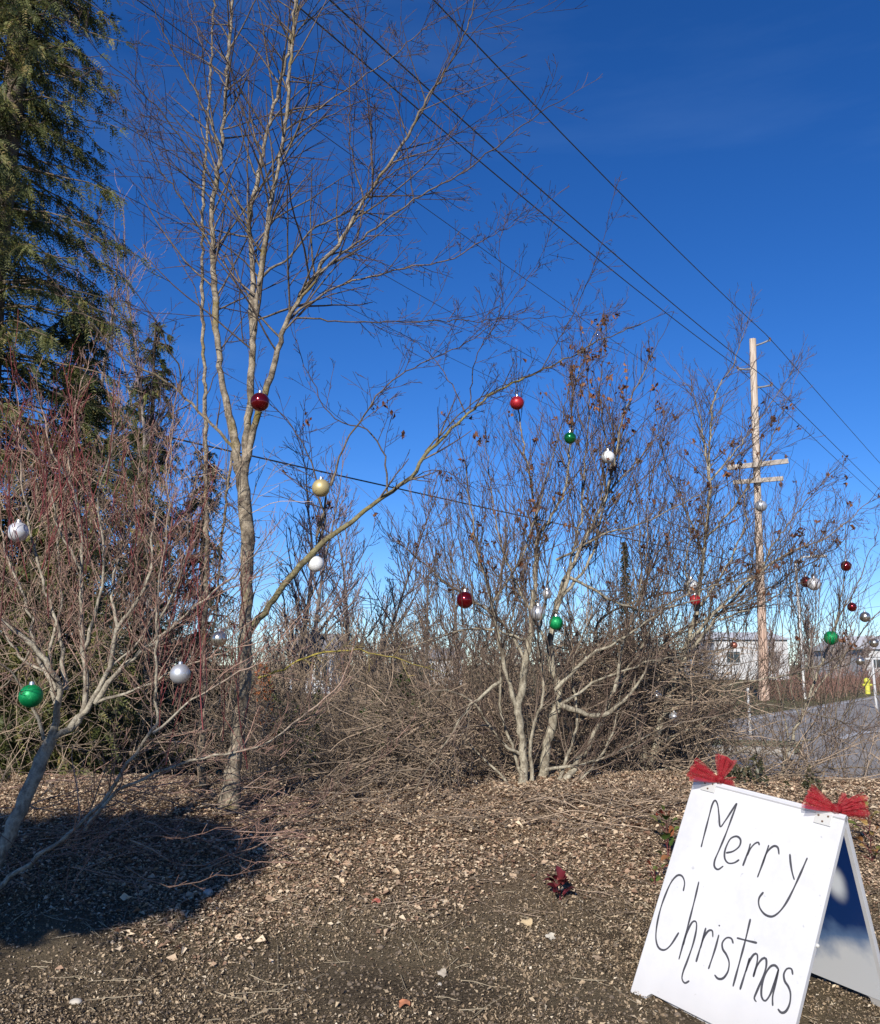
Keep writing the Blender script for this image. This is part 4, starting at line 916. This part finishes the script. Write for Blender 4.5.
wire(tipC + [0, 0, .1], 'middle of the three long wires, carried by the lower right bracket of the pole', 4.0)
wire(tipB + [0, 0, .1], 'lowest of the three long high wires, carried by the left bracket of the pole', 4.0)
wire(a1[0] + (a1[1] - a1[0]) * .04 + [0, 0, .3], 'thin wire from the left end of the upper crossarm', 2.5, .007)
wire(a1[0] + (a1[1] - a1[0]) * .97 + [0, 0, .3], 'thin wire from the right end of the upper crossarm', 2.5, .007)
ca = at_pole(573) - np.array([0, .25, 0]); cb = np.array(P(333, 468, 19)); cpts = [ca + (cb - ca) * t + np.array([0, 0, -.35 * 4 * (t / 1.8) * (1 - t / 1.8) + .0]) * .4 for t in np.linspace(0, 1.8, 40)]
tag(tubes('overhead_wire', [(np.array(cpts), np.full(40, .017))], m_wire, None, 6), 'thick low cable strung across behind the shrubs to the middle of the pole', 'wire', 'overhead wires')
wire(a2[0] + (a2[1] - a2[0]) * .08 - [0, 0, .35], 'thin wire hung below the lower crossarm', 2.5, .006)

# slim pole, marker post, sign post, hydrant
def post(name, px, pyb, h, r, mat, label, cat, extra=None):
    g = ground_at(px, pyb); e = empty(name, (g[0], g[1], 0)); tag(e, label, cat)
    tubes('post', [(np.array([(g[0], g[1], -.1), (g[0], g[1], h * .5), (g[0], g[1], h)]), np.array([r, r, r * .8]))], mat, e, 10)
    return e, g
m_pale = plain('pale_galvanised', (.52, .52, .5), .5, .3, .1)
e2, g = post('street_light', 805, 699, 6.2, .07, m_pale, 'slim pale street light pole beyond the road, between the pole and the green ball', 'street light')
tubes('arm', [(np.array([(g[0], g[1], 6.15), (g[0] + .35, g[1], 6.45), (g[0] + .9, g[1], 6.5)]), np.array([.05, .045, .04]))], m_pale, e2, 8)
bm = bmesh.new(); box(bm, (g[0] + 1.15, g[1], 6.5), (.6, .25, .12), 0, .03); bm_obj('lamp_head', bm, m_pale, e2)
e3, g = post('marker_post', 750.5, 735, .95, .035, m_white, 'short white marker post on the verge in front of the road', 'post')
bm = bmesh.new(); bmesh.ops.create_cone(bm, cap_ends=True, segments=12, radius1=.045, radius2=.03, depth=.06, matrix=Matrix.Translation((g[0], g[1], .97))); bm_obj('cap', bm, m_white, e3)
e4, g = post('sign_post', 876.5, 709, 1.75, .045, m_white, 'white post with a crossbar at the right edge beside the road', 'post')
bm = bmesh.new(); box(bm, (g[0] + .3, g[1], 1.72), (1.1, .07, .07), 0, .01); bm_obj('crossbar', bm, m_white, e4)
g = ground_at(868, 694); m_y = plain('yellow_paint', (.5, .48, .06), .6); e5 = empty('fire_hydrant', (g[0], g[1], 0)); tag(e5, 'small yellow hydrant on the far verge near the right edge', 'hydrant')
zb = .35
bm = bmesh.new(); bmesh.ops.create_cone(bm, cap_ends=True, segments=16, radius1=.13, radius2=.12, depth=.7, matrix=Matrix.Translation((g[0], g[1], .3))); bm_obj('barrel', bm, m_y, e5, False)
bm = bmesh.new(); bmesh.ops.create_uvsphere(bm, u_segments=16, v_segments=8, radius=.17, matrix=Matrix.Translation((g[0], g[1], .66))); bm_obj('bonnet', bm, m_y, e5, True)
for s in (-1, 1):
    bm = bmesh.new(); bmesh.ops.create_cone(bm, cap_ends=True, segments=12, radius1=.07, radius2=.06, depth=.14, matrix=Matrix.Translation((g[0] + s * .18, g[1], .45)) @ Matrix.Rotation(R(90), 4, 'Y')); bm_obj('nozzle', bm, m_y, e5, False)

# ------------------------------------------------------------ the A-frame sign
SX, SY, YAW, HALF, SW, SL, ROLL, TIP = 1.448, 4.300, .888, .462, .752, 1.03, .116, .039
r0 = np.array([math.cos(YAW), -math.sin(YAW), 0]); n0 = np.array([-math.sin(YAW), -math.cos(YAW), 0]); z0 = np.array([0, 0, 1.])
r2 = r0 * math.cos(ROLL) - z0 * math.sin(ROLL); z2 = z0 * math.cos(ROLL) + r0 * math.sin(ROLL)
n2 = n0 * math.cos(TIP) - z2 * math.sin(TIP); z3 = z2 * math.cos(TIP) + n0 * math.sin(TIP)
def W_(a, b, c): return np.array([SX, SY, 0]) + r2 * a + n2 * b + z3 * c
Hs = SL * math.cos(HALF); Ss = SL * math.sin(HALF); TH = .022
sg = empty('a_frame_sign', (SX, SY, 0)); tag(sg, 'white folding A-frame sign board with handwritten greeting standing at the lower right', 'sign')
m_board, nt, p = M('white_sign_plastic'); n1 = noise(nt, 6, 6, .7); r = ramp(nt, [(.3, (.49, .49, .50)), (.55, (.545, .545, .555))]); nt.links.new(n1.outputs[0], r.inputs[0])
n2_ = noise(nt, 38, 3, .5); r2_ = ramp(nt, [(.22, (.62, .62, .63)), (.30, (1, 1, 1))]); nt.links.new(n2_.outputs[0], r2_.inputs[0])
tcs = nt.nodes.new('ShaderNodeTexCoord'); sxs = nt.nodes.new('ShaderNodeSeparateXYZ'); nt.links.new(tcs.outputs['Object'], sxs.inputs[0])
md = nt.nodes.new('ShaderNodeMapRange'); nt.links.new(sxs.outputs[2], md.inputs[0]); md.inputs[1].default_value = .22; md.inputs[2].default_value = -.02; md.inputs[4].default_value = .55
nd = noise(nt, 24, 7, .8); md2 = nt.nodes.new('ShaderNodeMath'); md2.operation = 'MULTIPLY'; nt.links.new(md.outputs[0], md2.inputs[0]); nt.links.new(nd.outputs[0], md2.inputs[1])
cbase = mixc(nt, .7, r.outputs[0], r2_.outputs[0], 'MULTIPLY')
nt.links.new(mixc(nt, md2.outputs[0], cbase, (.30, .25, .19)), p.inputs['Base Color']); p.inputs['Roughness'].default_value = .45   # mud splashed on the foot
m_ink = plain('black_marker', (.05, .05, .055), .5, 0, .2, 30)
down = {1: unit(n2 * Ss - z3 * Hs), -1: unit(-n2 * Ss - z3 * Hs)}           # down the front / rear panel
nor = {1: unit(np.cross(r2, unit(n2 * Ss - z3 * Hs))), -1: None}
if nor[1] @ n2 < 0: nor[1] = -nor[1]
nor[-1] = unit(np.cross(r2, down[-1])); 
if nor[-1] @ n2 > 0: nor[-1] = -nor[-1]                                     # outward normals
ctop = W_(0, 0, Hs)
def panel(side, name, mat):
    d, n = down[side], nor[side]; o0 = ctop
    ft = .085; up_ = .05                                                   # foot width, arch height
    pts = [(-SW / 2, 0), (SW / 2, 0), (SW / 2, SL), (SW / 2 - ft, SL)]
    pts += [(SW / 2 - ft - .004, SL - up_ * .7), (SW / 2 - ft - .02, SL - up_), (-SW / 2 + ft + .02, SL - up_), (-SW / 2 + ft + .004, SL - up_ * .7), (-SW / 2 + ft, SL), (-SW / 2, SL)]
    bm = bmesh.new(); fr = [bm.verts.new(o0 + r2 * u + d * v + n * .004) for u, v in pts]; bk = [bm.verts.new(o0 + r2 * u + d * v - n * TH) for u, v in pts]
    bm.faces.new(fr); bm.faces.new(bk[::-1])
    for i in range(len(pts)): j = (i + 1) % len(pts); bm.faces.new((fr[i], bk[i], bk[j], fr[j]))
    bmesh.ops.triangulate(bm, faces=[f for f in bm.faces if len(f.verts) > 4])
    ob = bm_obj(name, bm, mat, sg); bv = ob.modifiers.new('edge', 'BEVEL'); bv.width = .003; bv.segments = 2; return ob
fp = panel(1, 'front_panel', m_board); rp_ = panel(-1, 'rear_panel', m_board)
# printed sky inside the rear panel
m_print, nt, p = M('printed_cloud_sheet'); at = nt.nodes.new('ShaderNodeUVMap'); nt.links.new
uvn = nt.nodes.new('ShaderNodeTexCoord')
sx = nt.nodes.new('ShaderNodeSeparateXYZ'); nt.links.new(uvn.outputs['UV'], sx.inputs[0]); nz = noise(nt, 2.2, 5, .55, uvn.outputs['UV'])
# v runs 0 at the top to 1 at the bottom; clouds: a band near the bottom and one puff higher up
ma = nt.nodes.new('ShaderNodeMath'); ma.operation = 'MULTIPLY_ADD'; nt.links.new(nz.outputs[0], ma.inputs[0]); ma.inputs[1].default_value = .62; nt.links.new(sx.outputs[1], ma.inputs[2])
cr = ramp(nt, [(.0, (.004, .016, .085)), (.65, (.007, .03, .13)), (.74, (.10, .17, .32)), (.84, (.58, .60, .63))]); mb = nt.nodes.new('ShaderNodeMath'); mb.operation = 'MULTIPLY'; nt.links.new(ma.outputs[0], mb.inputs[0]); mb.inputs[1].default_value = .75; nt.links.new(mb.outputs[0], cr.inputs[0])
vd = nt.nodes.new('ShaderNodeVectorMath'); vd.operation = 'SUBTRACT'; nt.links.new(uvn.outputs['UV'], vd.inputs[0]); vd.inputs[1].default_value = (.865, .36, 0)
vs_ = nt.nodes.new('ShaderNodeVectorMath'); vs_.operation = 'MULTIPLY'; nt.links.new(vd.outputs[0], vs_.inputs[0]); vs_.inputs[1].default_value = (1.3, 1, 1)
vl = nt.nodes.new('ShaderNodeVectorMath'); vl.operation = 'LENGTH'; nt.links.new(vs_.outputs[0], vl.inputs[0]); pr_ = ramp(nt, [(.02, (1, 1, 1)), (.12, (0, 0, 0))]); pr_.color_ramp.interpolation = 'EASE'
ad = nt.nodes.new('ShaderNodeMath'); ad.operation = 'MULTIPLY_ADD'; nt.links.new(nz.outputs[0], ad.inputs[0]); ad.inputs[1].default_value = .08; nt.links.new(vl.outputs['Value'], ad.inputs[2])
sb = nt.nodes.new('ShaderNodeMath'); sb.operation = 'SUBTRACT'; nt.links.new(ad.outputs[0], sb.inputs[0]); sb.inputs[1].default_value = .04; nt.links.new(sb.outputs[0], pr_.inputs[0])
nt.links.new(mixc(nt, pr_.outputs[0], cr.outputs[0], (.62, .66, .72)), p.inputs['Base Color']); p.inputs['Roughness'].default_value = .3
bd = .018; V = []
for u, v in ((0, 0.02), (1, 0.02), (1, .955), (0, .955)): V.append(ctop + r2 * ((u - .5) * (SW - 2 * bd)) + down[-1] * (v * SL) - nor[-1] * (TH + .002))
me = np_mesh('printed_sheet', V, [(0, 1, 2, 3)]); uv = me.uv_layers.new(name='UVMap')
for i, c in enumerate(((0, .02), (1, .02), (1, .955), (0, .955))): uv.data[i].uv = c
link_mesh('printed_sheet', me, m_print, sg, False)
# lettering: strokes drawn on the front face
Pn = ctop + nor[1] * .0045; cam0 = np.array([0, 0, CAMH])
def on_panel(x, y, off=0.0):
    px, py = 600 + x / 3.143, 740 + y / 3.143; d = np.array(P(px, py, 1.0)) - cam0; k = ((Pn + nor[1] * off - cam0) @ nor[1]) / (d @ nor[1]); return cam0 + d * k
STROKES = [
 [(318, 337), (330, 290), (343, 240), (353, 203), (362, 190), (370, 204), (374, 235), (378, 272), (393, 255), (412, 226), (430, 200), (413, 248), (395, 297), (375, 345), (361, 378), (360, 398), (371, 407), (388, 396)],
 [(396, 355), (418, 350), (438, 334), (442, 314), (430, 303), (412, 309), (400, 328), (392, 352), (393, 374), (404, 387), (422, 386), (438, 376)],
 [(473, 325), (466, 350), (449, 396)], [(462, 364), (474, 340), (488, 325), (498, 322), (501, 331)],
 [(531, 330), (515, 378), (495, 432)], [(513, 382), (526, 352), (545, 334), (559, 338), (563, 360)],
 [(597, 358), (599, 385), (604, 415), (611, 440)], [(652, 370), (628, 425), (605, 475), (584, 514), (562, 542), (540, 555), (517, 547), (501, 524), (500, 498), (514, 478)],
 [(262, 475), (266, 448), (258, 428), (243, 426), (224, 447), (206, 486), (190, 532), (179, 582), (176, 624), (184, 652), (202, 660), (222, 645), (248, 605)],
 [(311, 445), (297, 505), (275, 590), (248, 690)], [(262, 645), (274, 604), (290, 573), (302, 572), (303, 595), (293, 640), (276, 690), (262, 727), (258, 750), (267, 764), (281, 757)],
 [(333, 590), (322, 630), (302, 698)], [(316, 655), (326, 622), (341, 600), (353, 600), (355, 620)],
 [(374, 612), (361, 660), (341, 720)], [(373, 582), (377, 585)],
 [(419, 640), (413, 624), (398, 622), (385, 637), (386, 657), (398, 676), (406, 700), (402, 728), (387, 749), (371, 750), (360, 738)],
 [(473, 562), (457, 630), (437, 705), (418, 775)], [(430, 622), (460, 630), (494, 638)],
 [(471, 685), (458, 727), (440, 785)], [(458, 730), (470, 695), (484, 674), (494, 674), (494, 698), (482, 745)], [(482, 745), (494, 710), (510, 688), (522, 688), (522, 715), (510, 750), (494, 788), (485, 812), (492, 823)],
 [(562, 722), (551, 709), (536, 712), (520, 736), (509, 772), (508, 806), (519, 820), (534, 802), (548, 765), (561, 722), (551, 768), (543, 806), (543, 836)],
 [(606, 738), (602, 720), (588, 719), (578, 736), (581, 758), (592, 775), (599, 798), (596, 830), (584, 853), (570, 857), (559, 845)],
]
txt = []
def letter(strokes, w):
    out = []
    for s in strokes:
        q = [on_panel(*a) for a in s]; pts, _ = smooth_line(q, [1] * len(q), .006, 0.0); out.append((pts, w * (1 + .18 * np.sin(np.arange(len(pts)) * .35 + rng.uniform(0, 6)))))
    return out
wds = {'merry_lettering': STROKES[:8], 'christmas_lettering': STROKES[8:]}
for nm, ss in wds.items():
    VV, FF, b = [], [], 0
    for pts, wd in letter(ss, .0042):
        n = len(pts); t = np.gradient(pts, axis=0); t /= np.linalg.norm(t, axis=1, keepdims=True) + 1e-9; s = np.cross(t, nor[1])
        w_ = np.asarray(wd)[:, None] * np.ones((n, 1)); w_[0] *= .6; w_[-1] *= .6
        VV.append(np.stack([pts - s * w_ + nor[1] * .0006, pts + s * w_ + nor[1] * .0006], 1).reshape(-1, 3)); i = np.arange(n - 1)[:, None] * 2 + b
        FF.append(i + np.array([[0, 1, 3, 2]])); b += 2 * n
    link_mesh('lettering', np_mesh(nm, np.concatenate(VV), np.concatenate(FF)), m_ink, sg, False)
m_scuff = plain('grey_scuff', (.5, .5, .51), .6)
VV, FF, b = [], [], 0
for s in ([(302, 180), (308, 188)], [(310, 176), (318, 190)], [(640, 420), (676, 422)], [(670, 318), (690, 322)], [(615, 295), (620, 303)], [(675, 552), (678, 556)], [(622, 698), (627, 700)], [(630, 742), (635, 745)]):
    q = [on_panel(*a) for a in s]; d = q[1] - q[0]; s_ = unit(np.cross(d, nor[1])) * .0012
    VV += [q[0] - s_ + nor[1] * .0004, q[0] + s_ + nor[1] * .0004, q[1] + s_ + nor[1] * .0004, q[1] - s_ + nor[1] * .0004]; FF.append((b, b + 1, b + 2, b + 3)); b += 4
link_mesh('scuff_marks', np_mesh('scuff_marks', VV, FF), m_scuff, sg, False)
# hinges with screws
m_screw = plain('rusty_screw', (.16, .11, .08), .5, .4); m_hinge = plain('white_hinge', (.46, .46, .44), .4, 0, .05)
def frame_on_panel(u, v, off): return Matrix.Translation(ctop + r2 * u + down[1] * v + nor[1] * off) @ Matrix(((r2[0], down[1][0], nor[1][0], 0), (r2[1], down[1][1], nor[1][1], 0), (r2[2], down[1][2], nor[1][2], 0), (0, 0, 0, 1)))
def local_uv(x, y): q = on_panel(x, y) - ctop; return q @ r2, q @ down[1]
for hx in (343, 703):
    u, v = local_uv(hx, 145 if hx < 400 else 247); bm = bmesh.new(); box(bm, (0, 0, 0), (.075, .062, .005), 0, .0015, frame_on_panel(u, v - .004, .008)); h = bm_obj('hinge', bm, m_hinge, sg)
    bm = bmesh.new()
    bmesh.ops.create_cone(bm, cap_ends=True, segments=10, radius1=.008, radius2=.008, depth=.075, matrix=frame_on_panel(u, -.004, .004) @ Matrix.Rotation(R(90), 4, 'Y'))
    hb = bm_obj('hinge_barrel', bm, m_hinge, sg)
    bm = bmesh.new()
    for du, dv in ((-.022, -.008), (.02, -.012), (0, .014)): bmesh.ops.create_cone(bm, cap_ends=True, segments=10, radius1=.0052, radius2=.004, depth=.004, matrix=frame_on_panel(u + du, v + dv, .0115))
    sc = bm_obj('screws', bm, m_screw, None); sc.data.transform(Matrix.Translation(sg.location).inverted()); sc.parent = h
# strap/stay pin on the side
bm = bmesh.new(); bmesh.ops.create_uvsphere(bm, u_segments=10, v_segments=6, radius=.009, matrix=Matrix.Translation(ctop + r2 * (SW / 2 + .004) + down[1] * (SL * .52) - nor[1] * TH * .5)); bm_obj('stay_pin', bm, m_hinge, sg, True)

# tulle bows tied to the top edge
m_tulle, nt, p = M('red_tulle'); n1 = noise(nt, 60, 4, .7); r = ramp(nt, [(.3, (.30, .008, .018)), (.7, (.52, .025, .04))]); nt.links.new(n1.outputs[0], r.inputs[0]); nt.links.new(r.outputs[0], p.inputs['Base Color']); p.inputs['Roughness'].default_value = .6
tl = nt.nodes.new('ShaderNodeBsdfTranslucent'); nt.links.new(r.outputs[0], tl.inputs[0]); tr_ = nt.nodes.new('ShaderNodeBsdfTransparent')
m1 = nt.nodes.new('ShaderNodeMixShader'); m1.inputs[0].default_value = .35; nt.links.new(p.outputs[0], m1.inputs[1]); nt.links.new(tl.outputs[0], m1.inputs[2])
m2 = nt.nodes.new('ShaderNodeMixShader'); m2.inputs[0].default_value = .5; nt.links.new(m1.outputs[0], m2.inputs[1]); nt.links.new(tr_.outputs[0], m2.inputs[2]); nt.links.new(m2.outputs[0], nt.nodes['Material Output'].inputs[0])
def bow(u, label, wings):
    c = ctop + r2 * u + z3 * .012 - n2 * .0; e = empty('tulle_bow', tuple(c)); tag(e, label, 'bow', 'red bows on the sign')
    camr = np.array([1, 0, 0]); upv = np.array([0, 0, 1.])
    for (dx, dz, L, wd, ph) in wings:
        d = unit(camr * dx + upv * dz + np.array([0, rng.uniform(-.3, .3), 0])); s = unit(np.cross(d, np.array([0, 1, 0]))); nn = np.cross(d, s)
        for lay in range(4):
            VV = []; nu, nv = 14, 24
            for i in range(nu):
                t = i / (nu - 1)
                for j in range(nv):
                    k = j / (nv - 1) * 2 - 1; wdt = wd * (.12 + .88 * t ** .7) * (.5 + .5 * math.sqrt(max(0, 1 - (max(0, t - .75) / .25 * .5) ** 2)))
                    rip = .007 * t * math.sin(k * (6 + lay) + ph + lay * 1.7) + .002 * math.sin(k * 17 + t * 9 + lay)
                    VV.append(c + d * (L * t * (.95 + .04 * math.sin(k * (2 + lay) + ph + lay * 2.3) + rng.uniform(-.008, .008))) + s * wdt * k + nn * (rip + (lay - 2) * .014 * t) + s * math.sin(lay * 2.1 + ph) * .018 * t)
            F = [(i * nv + j, i * nv + j + 1, (i + 1) * nv + j + 1, (i + 1) * nv + j) for i in range(nu - 1) for j in range(nv - 1)]
            link_mesh('ruffle', np_mesh('ruffle', VV, F), m_tulle, e, True)
    bm = bmesh.new(); bmesh.ops.create_uvsphere(bm, u_segments=14, v_segments=10, radius=.022, matrix=Matrix.Translation(c + [0, 0, .006]))
    for v in bm.verts: v.co += Vector(rv(.0025))
    bm_obj('knot', bm, m_tulle, e, True)
u1 = (local_uv(378, 125)[0]); u2 = local_uv(745, 215)[0]
bow(u1, 'red tulle bow on the left end of the sign top', [(-1, .42, .15, .045, 0), (.35, .9, .12, .04, 2), (.75, -.35, .075, .035, 4)])
bow(u2, 'red tulle bow on the right end of the sign top', [(-.9, .45, .13, .042, 1), (1, .08, .15, .05, 3), (.7, .5, .08, .03, 5)])
print('polys', sum(len(o.data.polygons) for o in bpy.data.objects if o.type == 'MESH'))
